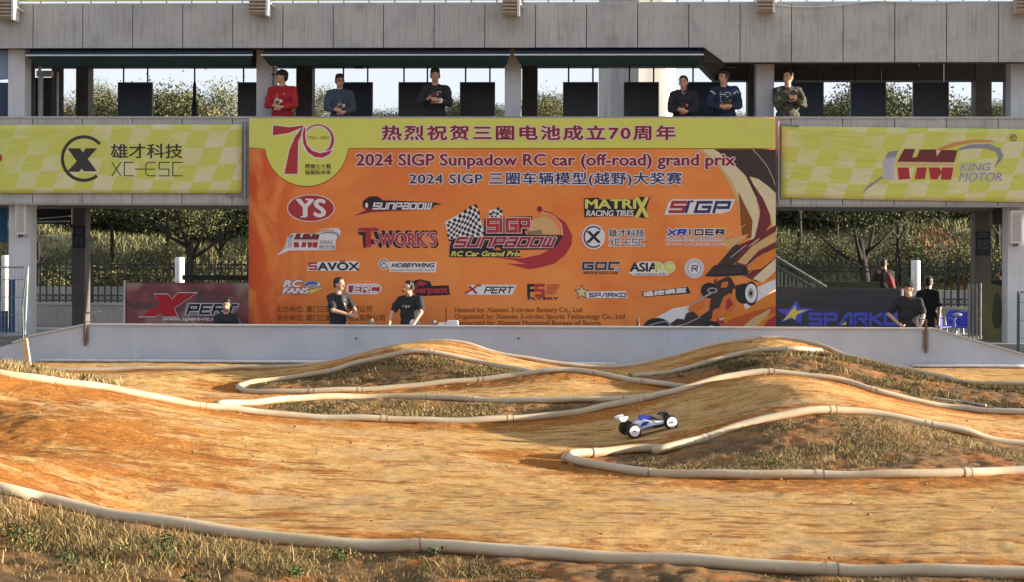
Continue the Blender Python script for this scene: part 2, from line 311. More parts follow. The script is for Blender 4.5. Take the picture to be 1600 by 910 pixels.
# clay material: baked pale racing line, orange loose clay along the edges, dry soil under grass
def clay():
    m, t, b = newmat('packed_clay'); b.inputs['Roughness'].default_value = .95; b.inputs['Specular IOR Level'].default_value = .15
    pos = N(t, 'ShaderNodeTexCoord').outputs['Object']
    at = lambda n: N(t, 'ShaderNodeAttribute', attribute_name=n).outputs['Fac']
    wrp = N(t, 'ShaderNodeTexNoise'); wrp.inputs['Scale'].default_value = .9; wrp.inputs['Detail'].default_value = 4; t.links.new(pos, wrp.inputs['Vector'])
    va = N(t, 'ShaderNodeVectorMath', operation='MULTIPLY_ADD'); t.links.new(wrp.outputs['Color'], va.inputs[0]); va.inputs[1].default_value = (.5, .38, 0); t.links.new(pos, va.inputs[2]); wp = va.outputs[0]
    stre = mapping(t, wp, (.55, 2.0, 1), (0, 0, .04))
    n1 = noise(t, stre, 1.1, 8, .66, .35); n2 = noise(t, mapping(t, wp, (1.5, 6, 3)), 1.9, 8, .78, .25); n3 = noise(t, pos, 24, 8, .8); n4 = noise(t, pos, 3.3, 7, .7)
    pale = ramp(t, mth(t, 'ADD', mth(t, 'MULTIPLY', n4, .5), mth(t, 'MULTIPLY', n3, .5)), [(.38, (.43, .215, .058)), (.5, (.60, .35, .118)), (.62, (.72, .48, .205))])
    orng = ramp(t, n3, [(.36, (.26, .085, .013)), (.5, (.42, .155, .026)), (.64, (.58, .275, .06))])
    f = mth(t, 'ADD', mth(t, 'MULTIPLY', at('wear'), 1.0), mth(t, 'MULTIPLY', mth(t, 'SUBTRACT', n1, .5), 2.0))
    f = mth(t, 'ADD', f, mth(t, 'MULTIPLY', mth(t, 'SUBTRACT', n2, .5), .6)); f = mth(t, 'ADD', f, mth(t, 'MULTIPLY', mth(t, 'SUBTRACT', n3, .5), .9)); f = mth(t, 'ADD', f, mth(t, 'MULTIPLY', mth(t, 'SUBTRACT', n4, .5), 1.1))
    w = ramp(t, f, [(.26, (0, 0, 0)), (.60, (1, 1, 1))])
    c = mix(t, w, orng, pale)
    # long brushed ruts, greyish dust fields, torn scars, small gouges
    gr = noise(t, mapping(t, wp, (.6, 1.3, 1)), .9, 8, .72)
    c = mix(t, mth(t, 'MULTIPLY', ramp(t, gr, [(.50, (0, 0, 0)), (.62, (1, 1, 1))]), mth(t, 'MULTIPLY', w, .6)), c, (.50, .35, .20))
    rt = noise(t, mapping(t, pos, (.3, 9, 1), (0, 0, .03)), 1.3, 7, .8, .2)
    c = mix(t, mth(t, 'MULTIPLY', ramp(t, rt, [(.52, (0, 0, 0)), (.62, (1, 1, 1))]), .16), c, (.42, .20, .06))
    jag = mth(t, 'MULTIPLY', mth(t, 'SUBTRACT', n3, .5), .30)
    sc_ = mth(t, 'ADD', noise(t, mapping(t, wp, (1.7, 7.0, 1), (0, 0, -.05)), 1.3, 3, .55, .6), jag)
    scm = ramp(t, sc_, [(.595, (0, 0, 0)), (.635, (1, 1, 1))])
    c = mix(t, mth(t, 'MULTIPLY', scm, .85), c, mix(t, n3, (.17, .055, .014), (.46, .16, .035)))
    sp = mth(t, 'ADD', noise(t, mapping(t, wp, (4.2, 12, 1)), 1.8, 4, .6, .6), jag)
    spm = ramp(t, sp, [(.62, (0, 0, 0)), (.655, (1, 1, 1))]); c = mix(t, mth(t, 'MULTIPLY', spm, .75), c, (.20, .085, .03))
    fine = noise(t, mapping(t, pos, (5, 14, 8)), 7, 6, .8)
    c = mix(t, mth(t, 'MULTIPLY', ramp(t, fine, [(.36, (1, 1, 1)), (.5, (0, 0, 0))]), .10), c, (.34, .17, .06))
    soil = ramp(t, noise(t, pos, 2.4, 7, .7), [(.34, (.10, .06, .03)), (.46, (.22, .13, .055)), (.53, (.36, .19, .075)), (.60, (.48, .17, .04))])
    soil = mix(t, mth(t, 'MULTIPLY', n3, .5), soil, (.10, .07, .04))
    c = mix(t, at('grass'), c, soil)
    t.links.new(c, b.inputs['Base Color'])
    h = mth(t, 'ADD', mth(t, 'MULTIPLY', n3, 1.3), mth(t, 'MULTIPLY', n2, .3)); h = mth(t, 'SUBTRACT', h, mth(t, 'MULTIPLY', scm, .7)); h = mth(t, 'ADD', h, mth(t, 'MULTIPLY', fine, .12)); h = mth(t, 'ADD', h, mth(t, 'MULTIPLY', noise(t, pos, 90, 3), .35))
    bump(t, b, h, 1.0, .035); return m
CLAY = clay()
me = fastmesh('clay_track', np.c_[gx, gy, gz], quads, [CLAY])
wear = .08+.66*np.clip((pd-.12)/.85, 0, 1)
wear = wear-.5*np.clip((-1.2-gx)/2.6, 0, 1)*np.clip((17-gy)/4, 0, 1)*np.clip((gy-8)/1.5, 0, 1)
wear = wear-.12*((gx > 1.9) & (gy > 14.8) & (gy < 19))
gs = gm.astype(float)
gs = np.clip(gs.reshape(nr, nc), 0, 1).ravel()
for nm, ar in (('wear', wear), ('grass', gs)):
    a = me.attributes.new(nm, 'FLOAT', 'POINT'); a.data.foreach_set('value', ar.astype(np.float32))
tr = link('clay_track', me); tr['kind'] = 'structure'
# the ground at large, to the horizon
GROUNDM = M('dusty_ground', (.21, .19, .16), (.15, .14, .11), .4, .9)
mb = MB(); mb.add([(-3000, -400, -.33), (3000, -400, -.33), (3000, 4000, -.33), (-3000, 4000, -.33)], [(0, 1, 2, 3)]); struct('ground', mb, GROUNDM)
PAVE = M('grey_paving', (.24, .235, .225), (.17, .165, .155), 1.1, .85, .1, 60)
mb = MB(); mb.box(-26, 26, WY+.2, 46.2, -.4, -.30); struct('pavement', mb, PAVE)
# ---- pipes
PIPEM = []
for k, (a, b2, e) in enumerate([((.62, .545, .44), (.50, .41, .30), .04)]):
    m, t, b = newmat('weathered_pipe_plastic'); b.inputs['Roughness'].default_value = .85; b.inputs['Specular IOR Level'].default_value = .15
    pos = N(t, 'ShaderNodeTexCoord').outputs['Object']
    c = ramp(t, noise(t, pos, 1.3, 5, .6), [(.35, (.38, .295, .18)), (.6, (.47, .40, .29))])
    c = mix(t, mth(t, 'MULTIPLY', ramp(t, noise(t, pos, 8, 6, .7), [(.5, (0, 0, 0)), (.75, (1, 1, 1))]), .6), c, (.46, .29, .14))
    c = mix(t, mth(t, 'MULTIPLY', ramp(t, noise(t, mapping(t, pos, (1, 1, 6)), 22, 4, .7), [(.56, (0, 0, 0)), (.72, (1, 1, 1))]), .35), c, (.30, .2, .12))
    gn = N(t, 'ShaderNodeSeparateXYZ'); t.links.new(N(t, 'ShaderNodeNewGeometry').outputs['Normal'], gn.inputs[0])
    mud = mth(t, 'ADD', mth(t, 'MULTIPLY', gn.outputs[2], -.5), mth(t, 'MULTIPLY', noise(t, pos, 5, 6, .75), 1.3))       # clay caked on the undersides
    c = mix(t, mth(t, 'MULTIPLY', ramp(t, mud, [(.72, (0, 0, 0)), (1.0, (1, 1, 1))]), .75), c, (.42, .20, .07))
    t.links.new(c, b.inputs['Base Color']); bump(t, b, noise(t, pos, 30, 4), .2, .006); PIPE = m
STRAP = M('rusty_clamp_wire', (.20, .15, .11), rough=.7)
def pipe(L, label, joints=(), r=RP, mat=PIPE, group='plastic pipes edging the dirt lanes'):
    P = catmull(L, .10)
    if r > .03:
        P = [p+np.array([0, 0, .007*math.sin(i*.35+p[0])+.004*math.sin(i*.93)]) for i, p in enumerate(P)]
    root = thing('border_pipe', label, 'pipe', tuple(P[len(P)//2]), group)
    mb = MB(); mb.tube(P, r, 14); part('pipe_run', mb, mat, root, smooth=True)
    A = np.array(P)
    for jx in joints:
        # the station of the joint along the run, from its bearing
        br = [(p-EYE) @ _R/((p-EYE) @ _F)*FP+800 for p in A]; i = int(np.argmin(np.abs(np.array(br)-jx))); i = min(max(i, 1), len(A)-2)
        t = A[i+1]-A[i-1]; t /= np.linalg.norm(t)
        m2 = MB(); m2.tube([A[i]-t*.03, A[i]-t*.028, A[i]+t*.028, A[i]+t*.03], [r*.96, r*1.09, r*1.09, r*.96], 14); part('coupling', m2, mat, root, smooth=False)
        m2 = MB(); m2.tube([A[i]+t*.030, A[i]+t*.036], r*1.13, 14); part('clamp', m2, STRAP, root)
    return root
pipe(L1, 'long pale pipe along the front edge of the near dirt lane, nearest the camera', (657, 1305))
pipe(L2, 'long tan pipe behind the near lane, climbing over the jump crest behind the racing car', (77, 322, 602, 792, 1005, 1208, 1365))
pipe(L3f, 'front pipe of the big dry-grass island at right, starting at its blunt hairpin tip', (885, 1007, 1278, 1511))
pipe(L3, 'short piece of pipe rounding the hairpin tip just behind the island front pipe', (928,))
pipe(L3b, 'pipe arching over the back of the big grass island, below the racing car', (1100, 1301, 1445))
pipe(L4, 'whitish pipe on the far edge of the narrow grass strip at centre left', (450, 665, 742, 975))
pipe(L5f, 'front pipe of the middle grass island, from its left tip over a low hump', (487, 565, 757, 919, 1000))
pipe(L5b, 'back pipe of the middle grass island, arched over its mound', (512, 670))
pipe(L6, 'farthest long pipe running under the grey barrier wall over two humps', (688, 942, 1187, 1294, 1387))
pipe(L7, 'whitish pipe rising to the right hump between two lanes, in front of the farthest pipe', (1100, 1232))
pipe(L9, 'thin grey hose looping over the dark grass at far right', r=.018, mat=M('grey_hose', (.33, .28, .26), rough=.6))
pipe(L10, 'thin pale pipe half buried beside the jump landing at far right', (1520,), r=.028)
# ================================================================ BUILDING
YF = 27.8; YB = 30.6
def zz(py, Y, px=800): return W(px, py, Y)[2]
def xx(px, Y, py=300): return W(px, py, Y)[0]
JX = np.linspace(xx(51.5, YF, 100), xx(1560, YF, 100), 20); stp = JX[1]-JX[0]; JX = np.r_[JX[0]-2*stp, JX[0]-stp, JX, JX[-1]+stp, JX[-1]+2*stp]
bld = thing('drivers_stand', 'long two-storey concrete drivers stand with clad beam, parapet and columns facing the dirt track', 'building', (0, YF, 0))
zt, zb1, zb2 = zz(5, YF), zz(74.5, YF), zz(97.5, YF); zp1, zp0 = zz(185.5, YF), zz(319.5, YF)
xs1, xs2 = xx(1100, YF, 74), xx(1131, YF, 97)
for i in range(len(JX)-1):
    a, b = JX[i]+.007, JX[i+1]-.007; dy = rng.uniform(-.004, .004)
    if b < xs1 or a > xs2:
        zb = zb1 if b < xs1 else zb2; mb = MB(); mb.box(a, b, YF+dy, YF+.07, zb, zt); part('concrete_panel', mb, CONC, bld)
    else:
        pts = [(a, zt), (b, zt)]
        if b > xs2: pts += [(b, zb2), (xs2, zb2)]
        else: pts += [(b, zb1+(zb2-zb1)*(b-xs1)/(xs2-xs1))]
        if a < xs1: pts += [(xs1, zb1), (a, zb1)]
        else: pts += [(a, zb1+(zb2-zb1)*(a-xs1)/(xs2-xs1))]
        mb = MB(); mb.prism(pts, 'y', YF+dy, YF+.07); part('concrete_panel', mb, CONC, bld)
    mb = MB(); mb.box(a, b, YF+dy, YF+.07, zp0, zp1); part('parapet_panel', mb, CONC, bld)
XL, XR = JX[0], JX[-1]
mb = MB(); mb.box(XL, xs1, YF+.075, YF+.35, zb1+.004, zt-.01); mb.box(xs1, XR, YF+.075, YF+.35, zb2+.004, zt-.01); mb.prism([(xs1, zb1+.004), (xs2, zb2+.004), (xs2, zb1+.1), (xs1, zb1+.1)], 'y', YF+.076, YF+.34); part('roof_beam', mb, GAP, bld)
mb = MB(); mb.box(XL, XR, YF+.075, YF+.2, zp0+.004, zp1-.006); part('parapet_wall', mb, GAP, bld)
mb = MB(); mb.box(XL, XR, YF-.02, YF+.24, zp1, zp1+.035); part('parapet_coping', mb, CONC, bld)
mb = MB(); mb.box(XL, XR, YF-.015, YF+.2, zp0-.03, zp0-.002); part('drip_edge', mb, CONC3, bld)
FLZ = 3.25
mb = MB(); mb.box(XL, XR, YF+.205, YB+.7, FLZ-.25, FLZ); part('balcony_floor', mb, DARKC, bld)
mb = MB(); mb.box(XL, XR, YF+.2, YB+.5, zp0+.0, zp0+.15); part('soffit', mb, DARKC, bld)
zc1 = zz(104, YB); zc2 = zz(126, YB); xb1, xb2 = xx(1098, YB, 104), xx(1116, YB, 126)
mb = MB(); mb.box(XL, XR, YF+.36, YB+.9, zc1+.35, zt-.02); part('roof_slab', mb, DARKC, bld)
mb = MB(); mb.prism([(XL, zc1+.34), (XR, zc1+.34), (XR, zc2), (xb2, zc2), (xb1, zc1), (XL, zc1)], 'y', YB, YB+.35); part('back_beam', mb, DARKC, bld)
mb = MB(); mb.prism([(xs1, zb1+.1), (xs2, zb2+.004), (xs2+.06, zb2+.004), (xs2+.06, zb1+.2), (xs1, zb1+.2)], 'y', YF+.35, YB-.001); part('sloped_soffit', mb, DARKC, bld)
# columns
def col(p0, p1, Y, dep, m, z0=-.32, z1=None, nm='column'):
    mb = MB(); mb.box(xx(p0, Y), xx(p1, Y), Y, Y+dep, z0, z1 or zt-.05); return part(nm, mb, m, bld)
col(12, 38, YF+.21, .34, CONC2, FLZ, zc1+.3); col(14, 47, YF+.21, .36, CONC2, -.32, zp0)
for a, b in ((400, 425), (788, 813), (1181, 1209), (1579, 1606)):
    col(a, b, YF+.56, .34, CONC2, FLZ+.002, zc1+.3)
    if a > 1500: col(1575, 1606, YF+.21, .36, CONC2, -.32, zp0)
    else: col(a, b, YF+.245, .34, CONC2, -.32, zp0)
mb = MB(); mb.box(xx(425.5, YF+.4), xx(429, YF+.4), YF+.6, YF+.68, FLZ+.002, zc1+.2); part('conduit', mb, METALW, bld)
SIDE = concrete('side_face_plaster', (.50, .47, .42), (.3, .28, .25), (.4, .34, .28), .5)
for a, b, l in ((118, 137, 1), (462, 487, 1), (815, 839, 1), (1168, 1181, 0), (1524, 1549, 0), (1574, 1584, 0)):
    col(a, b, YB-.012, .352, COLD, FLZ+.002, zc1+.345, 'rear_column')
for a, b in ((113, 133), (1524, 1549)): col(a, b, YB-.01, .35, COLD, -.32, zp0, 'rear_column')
# plinths at the two ends
mb = MB(); mb.box(XL, xx(150, YF), YF-.2, YB+.6, -.32, .36); part('plinth', mb, PAVE, bld)
mb = MB(); mb.box(xx(1508, YF), XR, YF-.2, YB+.6, -.32, .33); part('plinth', mb, PAVE, bld)
# round pier behind the stand
m_, t_, b_ = newmat('pier_concrete'); MT['pier'] = M('pier_render', (.44, .42, .39), (.30, .295, .29), 1.2, .9, .1, 50, (4, 4, .4))
mb = MB(); c0, c1 = xx(936, 36), xx(1060, 36); cxm = (c0+c1)/2; r_ = (c1-c0)/2
mb.tube([(cxm, 37.2, -.3), (cxm, 37.2, 8.5)], r_, 8); mb.box(cxm-r_*1.15, cxm+r_*1.15, 36.0, 38.2, 8.4, 9.0)
solo('concrete_pier', mb, MT['pier'], 'pale concrete pier rising behind the balcony, left of the man in the black jacket', 'pillar')
# partition frames at the far left of the balcony
pt = thing('door_partition', 'dark framed glass partition with pale posts at the far left end of the balcony', 'partition', tuple(W(70, 180, 29.6)))
mb = MB()
for a, b, Y in ((48, 52, 28.9), (80, 97, 30.4)): mb.box(xx(a, Y), xx(b, Y), Y, Y+.08, FLZ, zc1+.1)
part('dark_post', mb, COLD, pt)
for a, b, Y in ((40, 45, 28.8), (59, 62, 29.4)):
    m2 = MB(); m2.box(xx(a, Y), xx(b, Y), Y, Y+.07, FLZ, zc1-.0); part('pale_post', m2, METALW, pt)
m2 = MB(); m2.box(xx(53, 29.8), xx(79, 29.8), 29.8, 29.84, FLZ, zz(121, 29.8)); part('glass_door', m2, M('dark_glass', (.03, .035, .045), rough=.15), pt)
m2 = MB(); m2.box(xx(56, 29.5), xx(80, 29.5), 29.5, 29.6, zz(119, 29.5), zz(110, 29.5)); part('transom', m2, METALW, pt)
for a in (64, 88):
    m2 = MB(); m2.box(xx(a, 29.6), xx(a+2, 29.6), 29.6, 29.64, FLZ, zz(112, 29.6)); part('mullion', m2, METALW, pt)
# booth window, upper far left
bt = thing('booth_window', 'blue-grey booth window with pale sill at the upper left corner', 'window', tuple(W(0, 180, YF+.3)))
SKYB = M('blue_window_film', (.20, .26, .38), (.16, .21, .33), 3, .3); NAVY = M('navy_board', (.03, .04, .09), (.02, .03, .06), 3, .6)
Y_ = YF+.32
m2 = MB(); m2.prism([(xx(-60, Y_), zz(76, Y_)), (xx(27, Y_), zz(76, Y_)), (xx(27, Y_), zz(122, Y_)), (xx(-60, Y_), zz(130, Y_))], 'y', Y_, Y_+.03); part('pane', m2, SKYB, bt)
m2 = MB(); m2.box(xx(-60, Y_), xx(16, Y_), Y_, Y_+.03, FLZ, zz(129, Y_)); part('lower_board', m2, NAVY, bt)
m2 = MB(); m2.box(xx(16.5, Y_), xx(28, Y_), Y_, Y_+.03, zz(154, Y_), zz(124, Y_)); part('white_card', m2, WHITE, bt)
# roof railing and strip banner above it
rr = thing('roof_railing', 'white roof-edge railing along the top of the stand, cut by the top of the picture', 'railing', (0, YF+.1, zt))
mb = MB(); mb.box(XL, XR, YF+.05, YF+.09, zt+.001, zt+.022); part('bottom_rail', mb, METALW, rr)
pm = MB(); pm.box(-.015, .015, -.015, .015, 0, .9); pm_me = pm.mesh('railing_post', METALW)
for x in np.arange(XL+.1, XR, .447): link('railing_post', pm_me, rr, (x, -.03, .02))
mb = MB(); mb.box(XL, XR, YF+.04, YF+.1, zt+.92, zt+.97); part('top_rail', mb, METALW, rr)
mb = MB(); mb.box(xx(15, YF), xx(1100, YF), YF+.02, YF+.03, zz(.6, YF), zt+.85)
solo('yellow_strip_banner', mb, M('yellow_cloth', (.5, .5, .12), (.55, .5, .3), 2), 'strip of yellow cloth tied along the roof railing at the very top edge', 'banner')
# louvred flood lights on the fascia
LOUV = M('louvre_slats', (.42, .36, .28), (.3, .25, .2), 5)
for k, (a, b, y1, lab) in enumerate(((-14, 17, 27, 'louvred box light on the roof edge at the far left end'), (388, 414, 21, 'louvred box light above the column left of the man in red'), (784, 807, 23, 'louvred box light above the middle column, over the black boards'), (1183, 1206, 18, 'louvred box light above the column beside the man in camouflage'), (1588, 1612, 21, 'louvred box light on the roof edge at the far right end'))):
    Y = YF-.32; x0, x1, z1, z0 = xx(a, Y), xx(b, Y), zz(-14, Y), zz(y1, Y)
    fl = thing('louvre_light', lab, 'floodlight', ((x0+x1)/2, Y, z0), 'louvred lights on the roof edge')
    mb = MB(); mb.box(x0, x1, Y+.03, Y+.25, z0, z1); part('housing', mb, LOUV, fl)
    for q in np.arange(z0+.03, z1, .062):
        m2 = MB(); m2.obox(((x0+x1)/2, Y+.012, q), ((x1-x0)/2, 0, 0), (0, .03, -.015), (0, .004, .008)); part('slat', m2, LOUV, fl)
    m2 = MB(); m2.box(x1+.002, x1+.045, Y-.02, Y+.26, z0-.03, z1); part('side_frame', m2, METALW, fl)
    m2 = MB(); m2.tube([(x1+.05, Y+.1, z0+.2), (x1+.1, Y+.3, z0+.17)], .022, 8); m2.box(x0+.1, x0+.2, Y+.255, YF-.005, z0+.15, z0+.22); part('bracket', m2, METALW, fl)
# cable along the roof edge
cb = [W(px, py, YF-.03) for px, py in ((1208, 7), (1240, 10.5), (1275, 11), (1310, 8.5), (1340, 4.5), (1370, 2.5), (1420, 4), (1460, 5), (1500, 2.5))]
mb = MB(); mb.tube(catmull(cb, .1), .009, 6); solo('cable', mb, METALW, 'pale cable sagging along the top of the beam at right', 'cable')
# awnings
TEAL = M('teal_awning_cloth', (.012, .062, .082), (.009, .045, .062), 2, .85, .1, 60); NAVC = M('dark_navy_cloth', (.012, .022, .045), rough=.8)
for a, b, lab in ((41, 392, 'dark teal rolled awning over the left bay of the balcony'), (408, 795, 'dark teal awning over the bay where the man in red stands'), (804, 1097, 'shortest teal awning, over the bay ending at the sloped beam')):
    Y = YF-.10; x0, x1 = xx(a, Y), xx(b, Y)
    aw = thing('awning', lab, 'awning', ((x0+x1)/2, YF, zb1), 'rolled awnings over the balcony')
    zA, zB, zC = zb1-.006, zz(86, Y), zz(103, YF+.25)
    mb = MB(); mb.add([(x0, YF+.12, zA), (x1, YF+.12, zA), (x1, Y+.012, zB+.012), (x0, Y+.012, zB+.012), (x0, YF+.12, zA-.02), (x1, YF+.12, zA-.02), (x1, Y+.012, zB), (x0, Y+.012, zB)], [(0, 1, 2, 3), (4, 7, 6, 5), (0, 4, 5, 1), (3, 2, 6, 7), (0, 3, 7, 4), (1, 5, 6, 2)]); part('canopy', mb, NAVC, aw)
    n = 60; V = []; F2 = []
    for i in range(n+1):
        u = i/n; w_ = .012*math.sin(u*31+a)+.01*math.sin(u*73)
        V += [(x0+(x1-x0)*u, Y+.005, zB-.016), (x0+.1+(x1-x0-.16)*u, YF+.17+w_, zz(103, YF+.17))]
    F2 = [(2*i, 2*i+2, 2*i+3, 2*i+1) for i in range(n)]; V2 = [(p[0], p[1]+.012, p[2]) for p in V]
    mb = MB(); mb.add(V, F2); mb.add(V2, [f[::-1] for f in F2]); part('valance', mb, TEAL, aw, smooth=True)
    mb = MB(); mb.tube([(x0-.02, Y, zB), (x1+.02, Y, zB)], .014, 8); part('front_bar', mb, METALW, aw)
    mb = MB(); mb.tube([(x0+.1, YF+.32, zb1-.08), (x1-.1, YF+.32, zb1-.08)], .05, 10); part('roller', mb, NAVC, aw)
for a, b, c, d_, lab in ((500, 529, 98, 105, 'long black box lamp hanging under the beam above the man in blue-grey'), (551, 566, 100, 106, 'small black box lamp hanging under the beam, right of a longer one'), (1124, 1150, 97.5, 105, 'black box lamp under the low beam above the man with white sleeve stripes')):
    Y = YB-.35 if a < 1000 else 28.5
    mb = MB(); mb.box(xx(a, Y), xx(b, Y), Y, Y+.18, zz(d_, Y), zz(c, Y)); mb.box(xx((a+b)/2-2, Y), xx((a+b)/2+2, Y), Y+.06, Y+.1, zz(c, Y), zz(c, Y)+.25); solo('box_lamp', mb, BLACKM, lab, 'lamp', 'black lamps under the beams')
# hanging display boards
BRD = [M('board_face_black', (.030, .030, .038), (.016, .016, .022), 2.5, .35), M('board_face_navy', (.018, .026, .062), (.012, .016, .038), 2.5, .35), M('board_face_teal', (.012, .034, .075), (.008, .02, .045), 2, .35)]
boards = [(183.5, 238, 0, 1, 'navy board hanging in the left bay between two patches of trees'), (371, 425, 0, 0, 'black board half hidden by the column left of the man in red'), (527, 582, 0, 1, 'navy board hanging behind the man in the blue-grey shirt'), (622, 675, 0, 0, 'dark board hanging left of the man in the black sweatshirt'), (718, 773, 0, 0, 'black board alone between the man in black sweatshirt and the middle column'),
          (879, 934, 0, 0, 'black board just left of the round pier'), (974, 1029, 0, 0, 'black board hanging in front of the round pier'), (1072, 1136, 0, 2, 'wide blue board behind the two men at the right of the awnings'), (1232, 1286.5, 1, 2, 'blue-black board behind the man in camouflage'), (1328, 1384, 1, 1, 'navy board hanging alone, left of the round bush top at right'), (1425.5, 1482, 1, 0, 'rightmost black board, right of the round bush top')]
for a, b, lowb, fm, lab in boards:
    Y = YB-.28; x0, x1 = xx(a, Y), xx(b, Y); z1 = zz(128.5, Y); z0 = z1-.86
    bd = thing('hanging_board', lab, 'board', ((x0+x1)/2, Y, z1), 'dark boards hanging on rods')
    mb = MB(); mb.box(x0+.02, x1-.02, Y+.001, Y+.03, z0+.02, z1-.02); part('board_face', mb, BRD[fm], bd)
    mb = MB(); mb.box(x0, x1, Y-.012, Y+.035, z1-.02, z1); mb.box(x0, x1, Y-.012, Y+.035, z0, z0+.02); mb.box(x0, x0+.02, Y-.012, Y+.035, z0+.02, z1-.02); mb.box(x1-.02, x1, Y-.012, Y+.035, z0+.02, z1-.02); part('board_frame', mb, mm('frame_grey', (.13, .13, .14), rough=.4), bd)
    for u in (.16, .85):
        m2 = MB(); xr = x0+(x1-x0)*u; m2.tube([(xr, Y+.012, z1), (xr, Y+.012, (zc2 if lowb else zc1)+.3)], .016, 8); part('hanging_rod', m2, BLACKM, bd)
Y = YB-.3; xr = xx(303.5, Y)
bd = thing('edge_on_board', 'slim black board hung edge-on from a single rod amid the left trees', 'board', (xr, Y, zz(130, Y)))
mb = MB(); mb.tube([(xr, Y, zc1+.2), (xr, Y, zz(134, Y))], .016, 8); part('hanging_rod', mb, BLACKM, bd)
mb = MB(); mb.tube([(xr, Y, zz(127, Y)), (xr, Y, zz(134, Y)), (xr, Y, zz(159, Y)), (xr, Y, zz(166, Y)), (xr, Y, FLZ+.3)], [.02, .035, .04, .07, .065], 8); part('board_edge', mb, BLACKM, bd)
# ================================================================ BARRIER WALL
br_ = thing('barrier_wall', 'long low blue-grey barrier wall with sloping ends behind the track', 'wall', (0, WY, 0))
prof = [(-120, 575), (-60, 560), (20, 537), (47, 526), (131, 508.5), (1461, 515), (1600, 555), (1690, 582)]
pw = [(W(a, b, WY)[0], W(a, b, WY)[2]) for a, b in prof]
mb = MB(); mb.prism([(p[0], max(p[1], 0.0)) for p in pw]+[(pw[-1][0], -.35), (pw[0][0], -.35)], 'y', WY, WY+.14); part('wall_face', mb, WALLM, br_)
xa, xb_ = pw[4][0], pw[5][0]; zcp = pw[4][1]
mb = MB()
for i in range(2, 6):
    (x0, z0), (x1, z1) = pw[i], pw[i+1]; z0 = max(z0, 0); z1 = max(z1, 0)
    mb.add([(x0, WY-.03, z0+.001), (x1, WY-.03, z1+.001), (x1, WY+.17, z1+.001), (x0, WY+.17, z0+.001), (x0, WY-.03, z0+.025), (x1, WY-.03, z1+.025), (x1, WY+.17, z1+.025), (x0, WY+.17, z0+.025)], [(0, 3, 2, 1), (4, 5, 6, 7), (0, 1, 5, 4), (1, 2, 6, 5), (2, 3, 7, 6), (3, 0, 4, 7)])
part('wall_coping', mb, mm('coping_grey', (.50, .51, .53), (.42, .43, .45), 3), br_)
mb = MB(); mb.tube([(p[0], WY-.05, .035) for p in [W(a, 566, WY) for a in range(62, 980, 60)]], .028, 8); mb.tube([(p[0], WY-.05, .035) for p in [W(a, 575, WY) for a in range(1425, 1640, 40)]], .028, 8); part('base_kerb', mb, METALW, br_, True)
for a in (557, 810):
    m2 = MB(); p = W(a, 529, WY); m2.tube([(p[0], WY-.02, p[2]), (p[0], WY+.0, p[2])], .014, 8); part('bolt', m2, BLACKM, br_)
RUST = M('rusty_steel', (.16, .09, .06), (.11, .08, .07), 10, .7)
for a, y0, y1, ar, lab in ((133, 489, 541, (157, 487), 'rusty upright bracket with an arm on the left end of the barrier wall'), (1447, 500, 552, (1437, 497), 'rusty upright bracket on the barrier wall beside the man in the black cap')):
    Y = WY-.05; p0, p1 = W(a, y1, Y), W(a, y0, Y)
    h = thing('wall_bracket', lab, 'bracket', tuple(p0), 'rusty brackets on the barrier wall')
    mb = MB(); mb.box(p0[0]-.015, p0[0]+.015, Y-.02, Y+.03, p0[2], p1[2]); part('upright', mb, RUST, h)
    q = W(*ar, Y); mb = MB(); mb.tube([(p1[0], Y, p1[2]-.01), tuple(q)], .015, 8); mb.tube([tuple(W(a+1, 503, Y)), tuple(W(a+ (18 if a < 500 else -8), 503, Y))], .008, 6); part('arm', mb, STEEL, h)
    mb = MB(); mb.box(p0[0]-.05, p0[0]+.05, Y+.031, Y+.045, p0[2]+.05, p0[2]+.35); part('back_plate', mb, STEEL, h)
Y = WY-.12; a = W(211, 565, Y); mb = MB(); mb.tube([tuple(W(x, y, Y)) for x, y in ((211, 571), (210.5, 560), (211.5, 555), (214, 553.5), (217, 555), (218, 560), (218, 571))], .007, 6)
solo('wire_hoop', mb, METALW, 'small white wire hoop standing at the foot of the barrier wall, left', 'hoop')
# ================================================================ YARD BEHIND
YFE = 46.0
IRON = BLACKM
STONE = concrete('fence_plinth_stone', (.25, .24, .225), (.13, .13, .12), (.2, .18, .15))
zf0 = zz(473, YFE, 100); zf1 = zz(398, YFE, 100); zr = zz(411, YFE, 100)
pk = MB(); pk.box(-.017, .017, -.017, .017, 0, zr-zf0+.02); pk.add([(-.03, 0, zr-zf0+.02), (.03, 0, zr-zf0+.02), (0, -.014, zr-zf0+.06), (0, .014, zr-zf0+.06), (0, 0, zf1-zf0), (0, 0, zr-zf0-.02)], [(0, 2, 4), (2, 1, 4), (1, 3, 4), (3, 0, 4), (0, 5, 2), (2, 5, 1), (1, 5, 3), (3, 5, 0)])
pk_me = pk.mesh('picket', IRON)
def ring(mb, c, r, t=.008, n=10): mb.tube([(c[0]+r*math.cos(q), c[1], c[2]+r*math.sin(q)) for q in np.linspace(0, 2*math.pi, n+1)], t, 4, caps=False)
